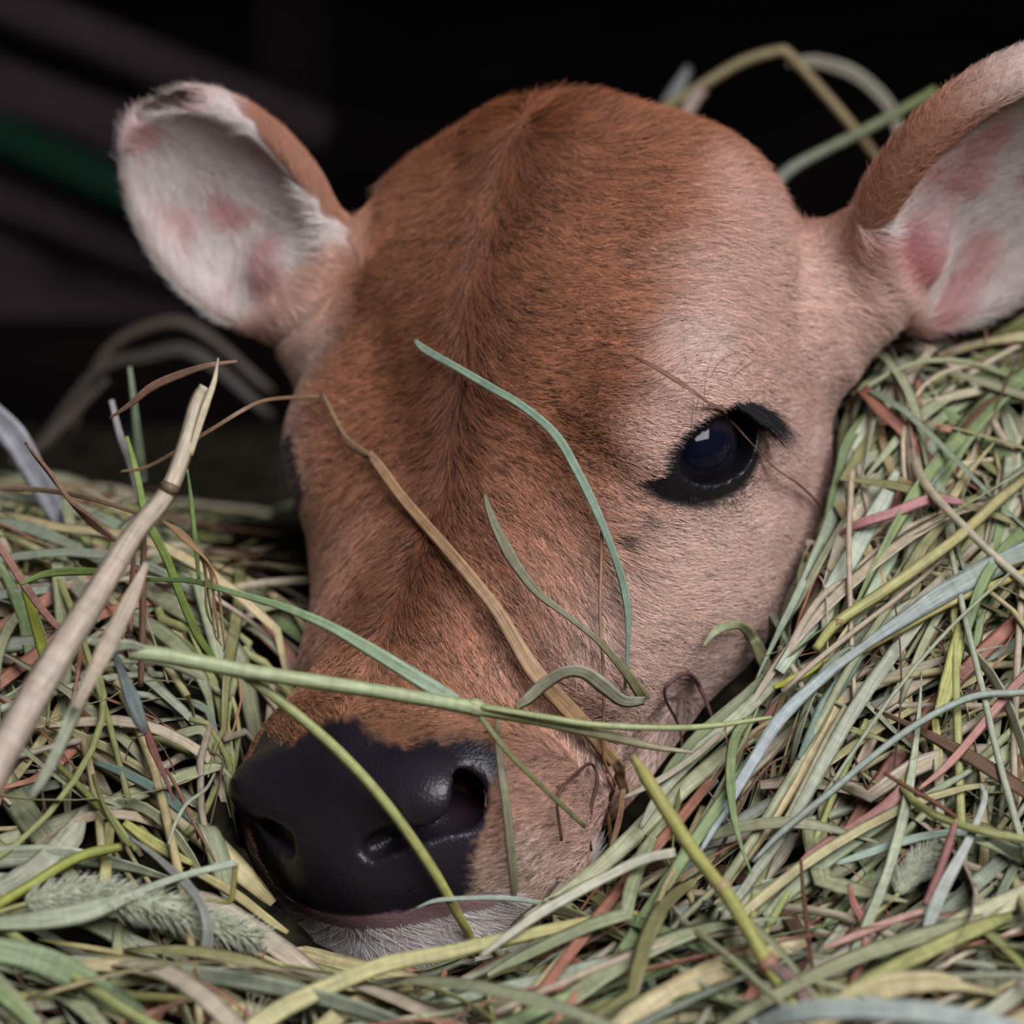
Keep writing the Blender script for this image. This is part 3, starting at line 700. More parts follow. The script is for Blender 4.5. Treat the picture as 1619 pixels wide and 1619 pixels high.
TOPK = [dict(p=.50, k='blade', n='blade', L=.15, w=.0046, c=CG), dict(p=.26, k='stalk', n='stalk', L=.17, w=.0032, c=KINDS[1]['c']), dict(p=.12, k='stalk', n='rootlet', L=.08, w=.0011, c=KINDS[2]['c']), dict(p=.12, k='blade', n='blade', L=.13, w=.0075, c=KINDS[3]['c'])]
top_ = make_strands(900, TOPK, (0.010, 0.018), (-.26, .27), (-.22, .20))
top_ = [t for t in top_ if -40 < t[3][0] < 1660 and t[3][1] < 1650]
top_, extra = top_[:TOP_N], top_[TOP_N:]
hm = link('loose_hay', hay_mesh('loose_hay', [g[0] for g in low_ + extra]), M_HAY)
tag(hm, 'loose mixed hay of green and straw blades heaped around the calf', 'hay', kind='stuff')
print('HAY', len(low_), len(top_), len(extra))
def region(p):
    x, y = p
    if x < 430: return 'behind the thick pale straw' if y < 1000 else ('between the thick straw and the black nose' if y < 1340 else 'around the long foxtail head')
    if x < 1000: return 'in front of the calf\'s white chin'
    if y > 1340: return 'around the short foxtail head'
    return 'beside the calf\'s jaw and muzzle' if y > 1000 else 'under the bigger ear beside the cheek'
HAYN = {'blade': 'grass_strand', 'stalk': 'hay_stalk', 'rootlet': 'grass_thread'}
for g, cn, kn, p, z, ctr in top_:
    me = hay_mesh(HAYN[kn], [(g[0] - ctr, g[1], g[2], g[3])])
    o = link(HAYN[kn], me, M_HAY); o.location = ctr
    nm = {'blade': 'flat %s hay blade lying %s', 'stalk': 'round %s hay stalk lying %s', 'rootlet': 'thin %s grass thread lying %s'}[kn] % (cn, region(p))
    tag(o, nm, 'hay', group=nm.replace('hay blade', 'hay blades').replace('hay stalk', 'hay stalks').replace('grass thread', 'grass threads'))

# ------------------------------------------------------------------ the strands one can follow by eye
def surf_depth(px, py, lift):
    lift = lift + 0.006 if ray(BV_HAY, px, py)[2] < ray(BV_HEAD, px, py)[2] else lift
    t1, t2 = ray(BV_HEAD, px, py), ray(BV_HAY, px, py)
    best = t1 if t1[2] < t2[2] else t2
    if best[0] is None: return None
    return (np.array(best[0]) - REF) @ CZ + lift
def hull_up(s, d):
    """a stiff stem rests on the highest points it crosses"""
    h = []
    for i in range(len(s)):
        while len(h) >= 2 and (d[h[-1]] - d[h[-2]]) * (s[i] - s[h[-2]]) <= (d[i] - d[h[-2]]) * (s[h[-1]] - s[h[-2]]): h.pop()
        h.append(i)
    return np.interp(s, s[h], d[h])
def path3(pts, depth, lift, n, stiff=False):
    pts = np.array(pts, float)
    if depth is None: D = [surf_depth(x, y, lift) for x, y in pts]
    elif np.isscalar(depth): D = [depth] * len(pts)
    else: D = [surf_depth(x, y, lift) if d is None else d for (x, y), d in zip(pts, depth)]
    known = [d for d in D if d is not None]; D = [(known[0] if known else 0.0) if d is None else d for d in D]
    if stiff: D = hull_up(np.concatenate([[0], np.cumsum(np.linalg.norm(np.diff(pts, axis=0), axis=1))]), np.array(D))
    q = bez(np.column_stack([pts, D]), n)
    return np.array([at(a, b, c) for a, b, c in q]), q[:, 2]
def strand(pts, wpx, colr, kind='blade', depth=None, lift=0.010, end=None, roll=0.0, twist=0.0, fold=0.25, n=None, push=True, jit=0.05, stiff=False):
    n = n or max(14, 5 * len(pts))
    P, D = path3(pts, depth, lift, n, stiff)
    if push: P = push_out(P, 1.6)
    tt = np.linspace(0, 1, n)
    w = np.interp(tt, np.linspace(0, 1, len(wpx)), wpx) * (1 - D) / PXM
    h = np.full(n, 0.00022) if kind == 'blade' else w * 0.46
    ups = CAM - P; ups /= np.linalg.norm(ups, axis=1, keepdims=True)
    rl = roll + np.linspace(0, twist, n)
    return strand_geo(P, ups, w * 0.5, h, fold if kind == 'blade' else 0.0, tint(colr, n, jit, end), rng.random(), rl)
def hay_obj(name, geos, parent=None, mat=None):
    ctr = np.concatenate([g[0] for g in geos]).mean(0) if parent is None else np.zeros(3)
    o = link(name, hay_mesh(name, [(g[0] - ctr, g[1], g[2], g[3]) for g in geos]), mat or M_HAY)
    if parent is not None: o.parent = parent; o.matrix_parent_inverse = Matrix.Translation(parent.location).inverted()
    else: o.location = ctr
    return o
def H(name, label, pts, wpx, colr, kind='blade', cat='hay', parts=(), **kw):
    o = hay_obj(name, [strand(pts, wpx, colr, kind, **kw)])
    tag(o, label, cat)
    for pn, g in parts: hay_obj(pn, g if isinstance(g, list) else [g], o)
    return o
def ring_at(px, py, dx, dy, w, depth, colr, lift=0.01):
    """a stem node: short thicker collar along (dx, dy)"""
    return strand([(px - dx, py - dy), (px - dx * .3, py - dy * .3), (px + dx * .3, py + dy * .3), (px + dx, py + dy)], [w * .9, w * 1.12, w * 1.12, w * .9], colr, 'stalk', depth=depth, lift=lift, n=8, push=False)

# --- across the face
H('straw', 'thick pale straw leaning up in front of the dark background beside the cheek',
  [(-190, 1545), (-40, 1270), (60, 1090), (140, 960), (208, 850), (262, 782), (290, 715), (312, 640), (326, 612)], [58, 56, 52, 44, 36, 30, 28, 28, 22], (0.55, 0.43, 0.36), 'stalk', depth=[.14, .14, .12, .10, .08, .065, .055, .05, .05], end=(0.60, 0.50, 0.36), push=False,
  parts=[('stem_node', ring_at(268, 771, 3, -7, 30, .066, (0.20, 0.14, 0.08))),
         ('split_end', strand([(300, 720), (322, 650), (338, 605), (345, 566)], [10, 13, 9, 2], (0.60, 0.50, 0.34), depth=[.056, .054, .052, .05], push=False)),
         ('leaf_sheath', strand([(120, 1120), (165, 1030), (205, 950), (232, 890)], [14, 30, 26, 10], (0.42, 0.33, 0.24), depth=[.112, .098, .088, .08], push=False, fold=.5))])
H('hay_stalk', 'long jointed pale green stem lying right across the muzzle above the nose',
  [(205, 1030), (280, 1040), (380, 1060), (520, 1081), (640, 1100), (752, 1120)], [27, 26, 25, 24, 23, 24], (0.45, 0.50, 0.28), 'stalk', depth=[.085, .083, .080, .076, .070, .064], end=(0.44, 0.50, 0.27), push=True,
  parts=[('stem_node', ring_at(752, 1119, 12, 3, 27, .064, (0.42, 0.45, 0.24))),
         ('upper_stem', strand([(752, 1120), (850, 1138), (960, 1163), (1030, 1180), (1095, 1190)], [23, 20, 17, 12, 5], (0.36, 0.38, 0.17), 'stalk', depth=[.064, .060, .055, .050, .047], end='pale tan')),
         ('side_stem', strand([(760, 1118), (850, 1132), (940, 1146), (1060, 1151), (1140, 1146), (1220, 1134)], [8, 11, 11, 10, 9, 6], (0.42, 0.46, 0.22), 'stalk', depth=[.066, .064, .060, .055, .050, .045])),
         ('leaf', strand([(228, 916), (300, 918), (345, 930), (440, 957), (520, 990), (600, 1036), (680, 1085), (722, 1108)], [7, 9, 10, 12, 17, 22, 26, 18], (0.22, 0.33, 0.10), depth=[.03, .04, .05, .058, .062, .063, .064, .065], end=(0.36, 0.46, 0.33), fold=.35)),
         ('leaf', strand([(752, 1122), (800, 1186), (860, 1246), (926, 1308)], [8, 9, 9, 7], (0.25, 0.26, 0.11), depth=[.064, .064, .058, .050])),
         ('leaf', strand([(240, 1030), (195, 1020), (155, 1045), (120, 1120), (80, 1210), (48, 1262)], [10, 22, 24, 26, 22, 12], (0.40, 0.42, 0.30), depth=[.085, .09, .095, .105, .115, .12], roll=.5, push=False))])
H('hay_stalk', 'yellow green stem slanting down over the black nose to the mouth',
  [(352, 1048), (400, 1078), (460, 1122), (530, 1183), (590, 1246), (640, 1310), (690, 1385), (735, 1465), (763, 1506)], [10, 15, 17, 18, 18, 18, 18, 15, 9], (0.42, 0.46, 0.22), 'stalk', stiff=True, lift=.006, depth=[.075, .075, None, None, None, None, None, None, None], end=(0.44, 0.40, 0.10))
H('grass_strand', 'narrow blue green blade bending down the forehead toward the cheek',
  [(656, 538), (672, 553), (720, 580), (775, 612), (830, 645), (880, 690), (915, 750), (945, 812), (972, 880), (990, 945), (993, 1010), (988, 1090)], [6, 13, 12, 13, 14, 15, 15, 14, 12, 14, 8, 5], (0.34, 0.44, 0.33), lift=.008, end=(0.17, 0.25, 0.17), fold=.45)
H('straw', 'orange tan straw running down the bridge of the nose',
  [(583, 716), (600, 738), (640, 792), (720, 884), (785, 965), (840, 1056), (890, 1112), (940, 1165), (978, 1225), (990, 1262)], [12, 17, 18, 20, 22, 28, 30, 26, 18, 12], (0.42, 0.24, 0.135), stiff=True, lift=.007, end=(0.50, 0.31, 0.16), fold=.4,
  parts=[('broken_tip', [strand([(190, 746), (240, 735), (330, 682), (385, 648), (425, 632), (500, 627), (513, 628), (545, 688), (588, 722)], [4, 6, 7, 7, 6, 6, 6, 7, 8], (0.34, 0.22, 0.13), depth=[-.02, -.015, 0, .0, None, None, None, None, None], lift=.008, n=70),
                         strand([(482, 640), (512, 662), (530, 676), (548, 704), (580, 724)], [3, 4, 5, 4, 5], (0.17, 0.10, 0.06), lift=.006)])])
H('grass_strand', 'curling olive leaf that folds back on itself beside the nose bridge',
  [(766, 782), (778, 820), (805, 875), (845, 932), (895, 972), (945, 1012), (985, 1058), (1010, 1092), (1019, 1108)], [5, 14, 20, 15, 10, 11, 14, 20, 20], (0.27, 0.26, 0.17), lift=.012, end=(0.24, 0.22, 0.10), fold=.3,
  parts=[('folded_tip', strand([(1019, 1108), (985, 1108), (955, 1085), (925, 1064), (895, 1062), (862, 1080), (835, 1104), (816, 1118)], [14, 20, 26, 22, 20, 22, 20, 10], (0.37, 0.36, 0.28), lift=.016, end=(0.22, 0.21, 0.12), roll=.3))])
H('grass_strand', 'thin twisted brown grass crossing the dark eye',
  [(998, 561), (1020, 572), (1070, 602), (1110, 630), (1150, 660), (1182, 694), (1222, 737), (1265, 768), (1296, 800), (1318, 838)], [3, 6, 9, 7, 11, 8, 7, 9, 6, 4], (0.24, 0.13, 0.085), lift=.010, twist=2.5, fold=.3, n=50)
H('grass_thread', 'straight orange brown grass thread hanging down the cheek', [(952, 822), (950, 900), (949, 980), (955, 1080), (953, 1190), (962, 1290), (965, 1340)], [5, 6, 6, 5, 5, 5, 3], (0.34, 0.19, 0.10), 'stalk', lift=.006)
H('grass_strand', 'short sage blade bent over on the lower cheek', [(1112, 1022), (1128, 1001), (1150, 990), (1172, 990), (1192, 1012), (1206, 1042), (1222, 1075)], [5, 12, 14, 14, 20, 22, 16], (0.36, 0.39, 0.22), lift=.010, end='olive', fold=.35)
H('grass_thread', 'thin dark purple brown arched thread low on the cheek', [(1080, 1200), (1074, 1150), (1052, 1105), (1056, 1082), (1086, 1065), (1108, 1090), (1130, 1145)], [4, 5, 5, 5, 8, 8, 4], (0.12, 0.06, 0.06), 'stalk', lift=.008)
H('grass_strand', 'drooping olive grey leaf hanging past the corner of the mouth', [(790, 1122), (786, 1160), (792, 1215), (800, 1270), (806, 1330), (812, 1390), (812, 1425)], [5, 10, 13, 15, 16, 14, 8], (0.24, 0.22, 0.13), lift=.007, fold=.3)
H('grass_strand', 'thin pale teal blade curving in front of the mouth', [(657, 1436), (690, 1424), (740, 1420), (800, 1420), (860, 1429), (920, 1446), (968, 1460), (1006, 1456)], [3, 8, 8, 8, 8, 7, 6, 4], (0.40, 0.48, 0.38), lift=.010)
H('grass_thread', 'dark arched thread bending down beside the upper lip', [(888, 1330), (882, 1260), (912, 1222), (935, 1208), (944, 1235), (930, 1300), (935, 1345)], [5, 5, 5, 5, 6, 6, 4], (0.13, 0.06, 0.045), 'stalk', lift=.006)
H('grass_thread', 'rust coloured thread standing upright beside the upper lip', [(960, 1225), (962, 1290), (966, 1340), (962, 1390), (958, 1430)], [6, 7, 7, 6, 4], (0.36, 0.18, 0.10), 'stalk', lift=.007)
H('grass_thread', 'flat rust coloured strip curving beside the jaw below the cheek', [(978, 1200), (985, 1245), (978, 1300), (966, 1345), (966, 1390)], [6, 11, 11, 9, 6], (0.34, 0.20, 0.11), lift=.009)

# --- low middle
H('hay_stalk', 'thick yellow stem leaning toward the lower right with a brown joint',
  [(1000, 1196), (1022, 1230), (1050, 1275), (1085, 1330), (1128, 1388), (1150, 1415), (1180, 1465), (1216, 1528), (1252, 1585), (1290, 1650)], [10, 22, 23, 23, 22, 24, 24, 25, 26, 27], (0.44, 0.42, 0.13), 'stalk', depth=[.075, .08, .085, .092, .10, .105, .112, .12, .128, .135], end=(0.40, 0.40, 0.12), push=False,
  parts=[('stem_node', ring_at(1143, 1404, 6, 9, 26, .103, (0.42, 0.30, 0.16))), ('stem_node', ring_at(1214, 1524, 6, 9, 32, .12, (0.36, 0.18, 0.11))),
         ('leaf', strand([(1214, 1526), (1240, 1540), (1268, 1570), (1290, 1600), (1310, 1640)], [8, 22, 24, 24, 20], (0.26, 0.18, 0.15), depth=[.122, .125, .13, .135, .14], push=False))])
H('grass_strand', 'broad pale yellow blade sweeping under the chin to the lower left corner', [(375, 1650), (430, 1605), (520, 1560), (610, 1525), (700, 1508), (790, 1487), (880, 1468), (960, 1452), (1005, 1448), (1058, 1478)], [34, 34, 30, 27, 24, 22, 19, 17, 16, 12], (0.56, 0.49, 0.26), depth=[.125, .118, .106, .096, .09, .084, .078, .072, .069, .065], end=(0.50, 0.46, 0.15), fold=.3)
H('straw', 'flat pale grey straw lying from the chin up toward the jaw', [(760, 1512), (800, 1482), (850, 1446), (900, 1418), (960, 1386), (1020, 1358), (1068, 1348)], [8, 14, 17, 17, 17, 18, 17], (0.53, 0.50, 0.38), depth=[.088, .086, .082, .078, .074, .070, .066])
H('straw', 'thick pale yellow green straw tucked along under the jaw', [(1190, 1165), (1130, 1205), (1047, 1277), (985, 1338), (936, 1381), (874, 1425), (830, 1452)], [18, 26, 29, 29, 26, 20, 12], (0.48, 0.47, 0.28), depth=[.012, .022, .034, .042, .048, .055, .06], fold=.35)
H('grass_strand', 'pale sage blade lying along the jaw above the thick yellow green straw', [(1262, 1042), (1205, 1098), (1150, 1148), (1092, 1200), (1040, 1262), (1012, 1310)], [12, 22, 24, 23, 18, 8], (0.42, 0.45, 0.30), depth=[-.002, .008, .020, .032, .042, .046], fold=.3)
H('grass_strand', 'dull green blade slipped between the jaw and the pale sage blade', [(1215, 1062), (1165, 1112), (1110, 1160), (1065, 1208), (1040, 1240)], [10, 20, 22, 16, 6], (0.24, 0.28, 0.14), depth=[-.005, .004, .016, .028, .036], fold=.3)
H('straw', 'pale straw crossing under the jaw toward the yellow stem tip', [(985, 1262), (1040, 1235), (1095, 1198), (1140, 1160)], [6, 12, 13, 8], (0.48, 0.42, 0.30), depth=[.044, .042, .036, .026])
H('grass_strand', 'bent yellow blade making a v shape below the chin', [(800, 1505), (740, 1550), (690, 1582), (668, 1596), (650, 1575), (610, 1552), (580, 1545)], [5, 12, 11, 9, 14, 18, 8], (0.45, 0.40, 0.17), lift=.014)
H('straw', 'short pale straw pointing down in the lower middle below the jaw', [(1082, 1346), (1062, 1378), (1036, 1428), (1008, 1476), (978, 1536), (950, 1600), (935, 1640)], [5, 13, 8, 16, 18, 19, 18], (0.56, 0.50, 0.32), lift=.014)
H('grass_strand', 'slate blue blade slanting through the lower middle hay', [(1120, 1440), (1092, 1466), (1058, 1512), (1010, 1562), (965, 1604), (930, 1635)], [8, 15, 14, 13, 12, 10], 'slate', lift=.016, jit=.03)
H('grass_strand', 'salmon brown ribbon of dry leaf at the bottom edge below the chin', [(795, 1612), (815, 1590), (850, 1578), (900, 1574), (950, 1562), (1000, 1543), (1035, 1530)], [5, 18, 15, 13, 12, 14, 8], 'salmon', lift=.018)
H('grass_strand', 'broad salmon scrap of leaf on the bottom edge under a curled ribbon', [(850, 1590), (900, 1600), (970, 1604), (1040, 1602)], [14, 22, 20, 6], (0.46, 0.25, 0.17), lift=.016)
H('grass_thread', 'forked purple brown rootlet in the hay below the jaw', [(955, 1452), (1000, 1474), (1032, 1490), (1050, 1520), (1078, 1545), (1108, 1580)], [6, 9, 7, 5, 5, 3], (0.24, 0.12, 0.11), 'stalk', lift=.018,
  parts=[('fork', strand([(1030, 1488), (1075, 1500), (1100, 1525), (1120, 1548)], [6, 5, 5, 3], (0.30, 0.16, 0.11), 'stalk', lift=.018)), ('fork', strand([(1058, 1492), (1066, 1530), (1058, 1580), (1060, 1605)], [4, 5, 5, 3], (0.36, 0.18, 0.12), 'stalk', lift=.018))])
H('grass_strand', 'pale blue green blade reaching right across the joint of the yellow stem', [(1040, 1455), (1090, 1436), (1150, 1412), (1205, 1398), (1260, 1390)], [4, 13, 14, 14, 6], (0.42, 0.48, 0.41), lift=.016)
H('straw', 'pale pinkish straw crossing behind the yellow stem beside the jaw', [(1080, 1356), (1110, 1338), (1150, 1328), (1172, 1322), (1198, 1325), (1225, 1326)], [5, 13, 14, 15, 9, 3], (0.56, 0.50, 0.42), lift=.014)
H('straw', 'cut end of wide straw in the lower middle hay', [(1105, 1562), (1160, 1536), (1210, 1512), (1250, 1495)], [20, 22, 20, 8], (0.50, 0.47, 0.28), lift=.014)
H('grass_strand', 'curved thin grass lying under the v shaped yellow blade', [(540, 1625), (600, 1603), (660, 1598), (720, 1598), (790, 1585), (840, 1580)], [5, 9, 8, 8, 7, 4], (0.40, 0.36, 0.20), lift=.016)

# --- lower left
H('hay_stalk', 'bright yellow green stem pointing at the dark gap above the long foxtail', [(-20, 1440), (50, 1398), (110, 1362), (150, 1347), (192, 1339)], [18, 17, 17, 17, 14], (0.40, 0.42, 0.08), 'stalk', lift=.020, parts=[('dark_tip', strand([(190, 1339), (194, 1339), (198, 1338)], [13, 14, 8], (0.02, 0.02, 0.02), 'stalk', lift=.020, n=6))])
H('grass_strand', 'sage blade lying over the long foxtail with a kinked yellow end', [(-20, 1462), (60, 1456), (130, 1444), (190, 1424), (240, 1402), (300, 1382), (373, 1364)], [20, 32, 36, 22, 13, 11, 12], (0.34, 0.37, 0.22), depth=[.096, .092, .088, .084, .080, .077, .074], push=False, end=(0.46, 0.52, 0.40), parts=[('kinked_end', strand([(373, 1364), (370, 1392), (364, 1424), (340, 1424), (290, 1418)], [9, 9, 9, 7, 4], (0.36, 0.34, 0.12), depth=[.074, .072, .070, .068, .066], push=False))])
H('grass_strand', 'wide green blade with a torn edge in the lower left corner', [(-30, 1500), (40, 1512), (100, 1535), (150, 1562), (210, 1602), (250, 1640)], [40, 46, 50, 42, 40, 30], (0.30, 0.38, 0.20), depth=[.115, .112, .108, .104, .10, .10], fold=.2)
H('grass_strand', 'wide folded grey green leaf above the bright yellow stem', [(-30, 1428), (30, 1396), (75, 1362), (112, 1322), (132, 1282)], [44, 46, 44, 40, 14], (0.38, 0.38, 0.27), lift=.014, fold=.4)
H('straw', 'upright yellow straw standing above the long foxtail', [(165, 1405), (168, 1360), (171, 1320), (174, 1290)], [20, 20, 19, 17], (0.48, 0.43, 0.18), lift=.010)
H('straw', 'upright pale green straw standing below the long foxtail', [(188, 1450), (186, 1490), (184, 1525), (181, 1560)], [15, 17, 18, 18], (0.36, 0.38, 0.20), lift=.010)
H('grass_strand', 'hanging blue grey leaf draped over the long foxtail', [(205, 1325), (235, 1345), (262, 1368), (292, 1396), (316, 1428), (327, 1465), (325, 1508), (312, 1558)], [5, 9, 12, 18, 14, 18, 24, 20], (0.30, 0.32, 0.27), depth=[.060, .066, .072, .078, .083, .086, .086, .084], push=False, fold=.4)
H('hay_stalk', 'olive stem slanting down between the thick straw and the foxtail', [(70, 1190), (110, 1228), (150, 1268), (182, 1300), (215, 1345)], [9, 11, 12, 11, 8], (0.26, 0.28, 0.08), 'stalk', lift=.020)
H('hay_stalk', 'thin dark olive stem with a joint beside the hanging leaf', [(148, 1225), (158, 1258), (172, 1290), (192, 1322), (205, 1338)], [8, 8, 8, 9, 6], (0.22, 0.23, 0.08), 'stalk', lift=.024)
H('straw', 'short yellow sheath lying left of the black nose', [(196, 1300), (230, 1325), (265, 1346), (304, 1366)], [12, 21, 19, 8], (0.46, 0.44, 0.13), lift=.012)
H('grass_strand', 'blue green blade arching down toward the left nostril', [(150, 1205), (195, 1222), (240, 1245), (280, 1275), (312, 1306)], [8, 16, 18, 18, 8], (0.18, 0.26, 0.22), lift=.012)
H('grass_strand', 'sage blade arching along the bottom left edge', [(120, 1578), (165, 1560), (220, 1549), (270, 1548), (304, 1556)], [8, 16, 18, 15, 4], (0.38, 0.39, 0.20), lift=.018)
H('hay_stalk', 'long yellow green stem along the bottom left edge', [(-20, 1584), (60, 1574), (150, 1572), (230, 1576), (310, 1582), (395, 1602)], [20, 20, 18, 16, 14, 9], (0.40, 0.40, 0.12), 'stalk', lift=.012)
H('straw', 'rust brown sliver of straw on the bottom left edge', [(185, 1625), (230, 1606), (270, 1590), (306, 1574)], [8, 12, 12, 4], (0.36, 0.19, 0.12), lift=.020)
H('grass_strand', 'thin yellow blade running below the long foxtail', [(60, 1485), (120, 1495), (180, 1505), (240, 1516), (298, 1528)], [4, 9, 9, 8, 5], (0.42, 0.36, 0.14), lift=.012)
H('grass_strand', 'long dull green blade passing under the foxtail toward the chin', [(100, 1435), (180, 1448), (250, 1470), (330, 1500), (420, 1535), (480, 1560)], [8, 13, 14, 14, 13, 8], (0.27, 0.29, 0.13), lift=.006)
H('straw', 'yellow straw running down to the corner of the lower lip', [(300, 1375), (340, 1395), (380, 1420), (425, 1455), (455, 1475)], [10, 16, 17, 15, 8], (0.44, 0.37, 0.15), lift=.010)
H('grass_thread', 'rust brown thread twisting down beside the left nostril', [(262, 1215), (285, 1255), (300, 1290), (320, 1325), (340, 1362)], [5, 7, 6, 6, 4], (0.28, 0.14, 0.09), 'stalk', lift=.020)
H('grass_strand', 'thin pale green blade curving beside the black nose', [(340, 1222), (325, 1248), (296, 1270), (278, 1300), (266, 1335)], [4, 6, 6, 6, 3], (0.40, 0.44, 0.30), lift=.022)
def frayed(name, label, base, tips, colr, **kw):
    H(name, label, [base, tuple((np.array(base) + np.array(tips[0])) / 2 + 2), tips[0]], [9, 5, 2], colr, parts=[('frayed_fibre', strand([base, tuple((np.array(base) * .5 + np.array(t) * .5)), t], [7, 4, 1.5], colr, **kw)) for t in tips[1:]], **kw)
frayed('straw', 'frayed pale straw end sticking up below the foxtail near the chin', (395, 1615), [(420, 1560), (408, 1530), (428, 1575), (390, 1545), (372, 1580)], (0.56, 0.52, 0.36), lift=.020)

def foxtail(name, label, axis, r, lift, stem, nb=1000, L=1.0):
    P, D = path3(axis, None, lift, 30); P = push_out(P, r * 0.00022 * 4 + 1.0)
    t = np.gradient(P, axis=0); t /= np.linalg.norm(t, axis=1, keepdims=True)
    R = r / PXM; prof = np.interp(np.linspace(0, 1, 30), [0, .12, .45, .85, 1], [.35, .85, 1, .8, .3]) * R
    g = strand_geo(P, CAM - P, prof * .72, prof * .66, 0.0, tint((0.40, 0.44, 0.28), 30, .03, (0.36, 0.42, 0.30)), .3)
    o = hay_obj(name, [g]); tag(o, label, 'foxtail')
    sp = []
    for i in range(nb):
        u = rng.random() * 29; k = int(u); p = P[k] + (P[min(k + 1, 29)] - P[k]) * (u - k); a = rng.random() * 2 * np.pi
        s1 = np.cross(t[k], CZ); s1 /= np.linalg.norm(s1); s2 = np.cross(t[k], s1); out = s1 * np.cos(a) + s2 * np.sin(a)
        d = out * .75 + t[k] * .8; d /= np.linalg.norm(d); b = p + out * prof[k] * .55; ln = R * rng.uniform(.35, .62) * L
        q = b + d * np.linspace(0, ln, 5)[:, None]
        sp.append(strand_geo(q, CZ, R * .055 * np.array([.5, 1, .9, .4, .1]), R * .05 * np.array([.5, 1, .9, .4, .1]), 0, tint((0.56, 0.60, 0.42), 5, .2), rng.random()))
        q2 = b + d * np.linspace(ln * .5, ln * rng.uniform(1.4, 2.0), 4)[:, None]
        sp.append(strand_geo(q2, CZ, R * .016 * np.array([1, 1, .7, .3]), R * .016 * np.array([1, 1, .7, .3]), 0, tint((0.74, 0.74, 0.60), 4, .1), rng.random()))
    tag(hay_obj('seed_bristles', sp, o), kind='stuff')
    hay_obj('stem', [strand(stem, [8, 8, 8], (0.42, 0.40, 0.14), 'stalk', lift=lift)], o)
foxtail('foxtail_grass', 'long pale green foxtail seed head lying beside the lower lip', [(40, 1428), (110, 1414), (190, 1420), (270, 1438), (340, 1462), (412, 1484)], 30, .026, [(45, 1428), (10, 1438), (-30, 1452)])
foxtail('foxtail_grass', 'short pale green foxtail seed head among the reddish hay', [(1421, 1414), (1432, 1388), (1452, 1362), (1480, 1336)], 21, .020, [(1422, 1412), (1395, 1436), (1365, 1460)], nb=600)

# --- upper left
H('grass_strand', 'lime green blade crossing behind the thick pale straw', [(200, 690), (215, 745), (232, 820), (262, 880), (285, 940), (310, 1000), (340, 1045)], [6, 11, 13, 14, 13, 14, 10], (0.27, 0.36, 0.09), depth=[-.03, -.03, -.02, .0, .02, .04, .06], push=False)
H('grass_strand', 'grey violet blade rising behind the lime green blade', [(176, 632), (190, 690), (208, 740), (222, 800)], [9, 12, 12, 10], (0.34, 0.30, 0.31), depth=[-.06, -.06, -.07, -.08], push=False)
H('grass_strand', 'blurred green blade standing against the dark background', [(205, 580), (212, 640), (220, 720), (226, 760)], [7, 10, 16, 14], (0.24, 0.30, 0.18), depth=[-.10, -.10, -.11, -.12], push=False)
H('grass_strand', 'short bright green blade upright in the dark gap beside the cheek', [(296, 742), (302, 790), (308, 850), (315, 920)], [3, 7, 8, 6], (0.26, 0.36, 0.12), depth=[-.0, -.005, -.01, -.02], push=False)
H('grass_strand', 'curled red brown leaf at the tip of the thick pale straw', [(172, 662), (205, 640), (240, 612), (285, 592), (330, 578), (375, 571)], [3, 9, 14, 13, 9, 4], (0.34, 0.19, 0.125), depth=[.02, .025, .03, .035, .04, .04], push=False, fold=.4)
H('grass_strand', 'salmon pink blade at the left edge behind the thick pale straw', [(-20, 840), (10, 880), (45, 935), (85, 985), (115, 1008)], [10, 13, 13, 12, 8], (0.50, 0.25, 0.19), lift=.07)
H('grass_strand', 'lime yellow blade at the left edge behind the salmon blade', [(30, 900), (48, 960), (65, 1020), (78, 1075)], [8, 15, 18, 12], (0.34, 0.38, 0.06), lift=.05)
H('grass_strand', 'hanging blue grey leaf tip under the long green stem', [(180, 1030), (192, 1062), (208, 1105), (222, 1142), (228, 1160)], [10, 14, 26, 20, 5], (0.32, 0.36, 0.37), depth=[.082, .08, .075, .07, .066], push=False)
H('straw', 'rust brown broken stalk hanging behind the thick pale straw', [(228, 830), (226, 920), (225, 1010), (222, 1085)], [8, 11, 12, 9], (0.27, 0.15, 0.10), 'stalk', depth=[.055, .05, .045, .04], push=False)
H('straw', 'thin rust brown stalk hanging just left of the broken stalk', [(214, 850), (209, 920), (206, 1000)], [5, 9, 8], (0.32, 0.17, 0.12), 'stalk', depth=[.055, .05, .045], push=False)
H('grass_strand', 'dark red tapering leaf hanging beside the folded grey leaf', [(228, 1140), (240, 1180), (255, 1215), (275, 1265)], [8, 14, 9, 4], (0.26, 0.11, 0.09), lift=.03)
H('grass_strand', 'thin bright green blade reaching left from the long green stem', [(30, 925), (70, 908), (130, 903), (180, 906)], [5, 12, 14, 8], (0.24, 0.34, 0.10), depth=[.02, .02, .025, .03], push=False)
awn = [strand([(255, 822), (290, 842 + i * 3), (318 + i * 5, 880 + i * 6), (330 + i * 6 - 10 * (i % 2), 945 + 16 * i), (338 + 4 * i, 990 + 10 * i)], [3, 4, 4, 4, 2], (0.34 + .02 * i, 0.23, 0.12), 'stalk', depth=[.06, .055, .05, .045, .04], push=False) for i in range(5)]
o_ = hay_obj('grass_panicle', awn); tag(o_, 'drooping tan panicle of fine awns beside the thick pale straw', 'hay')
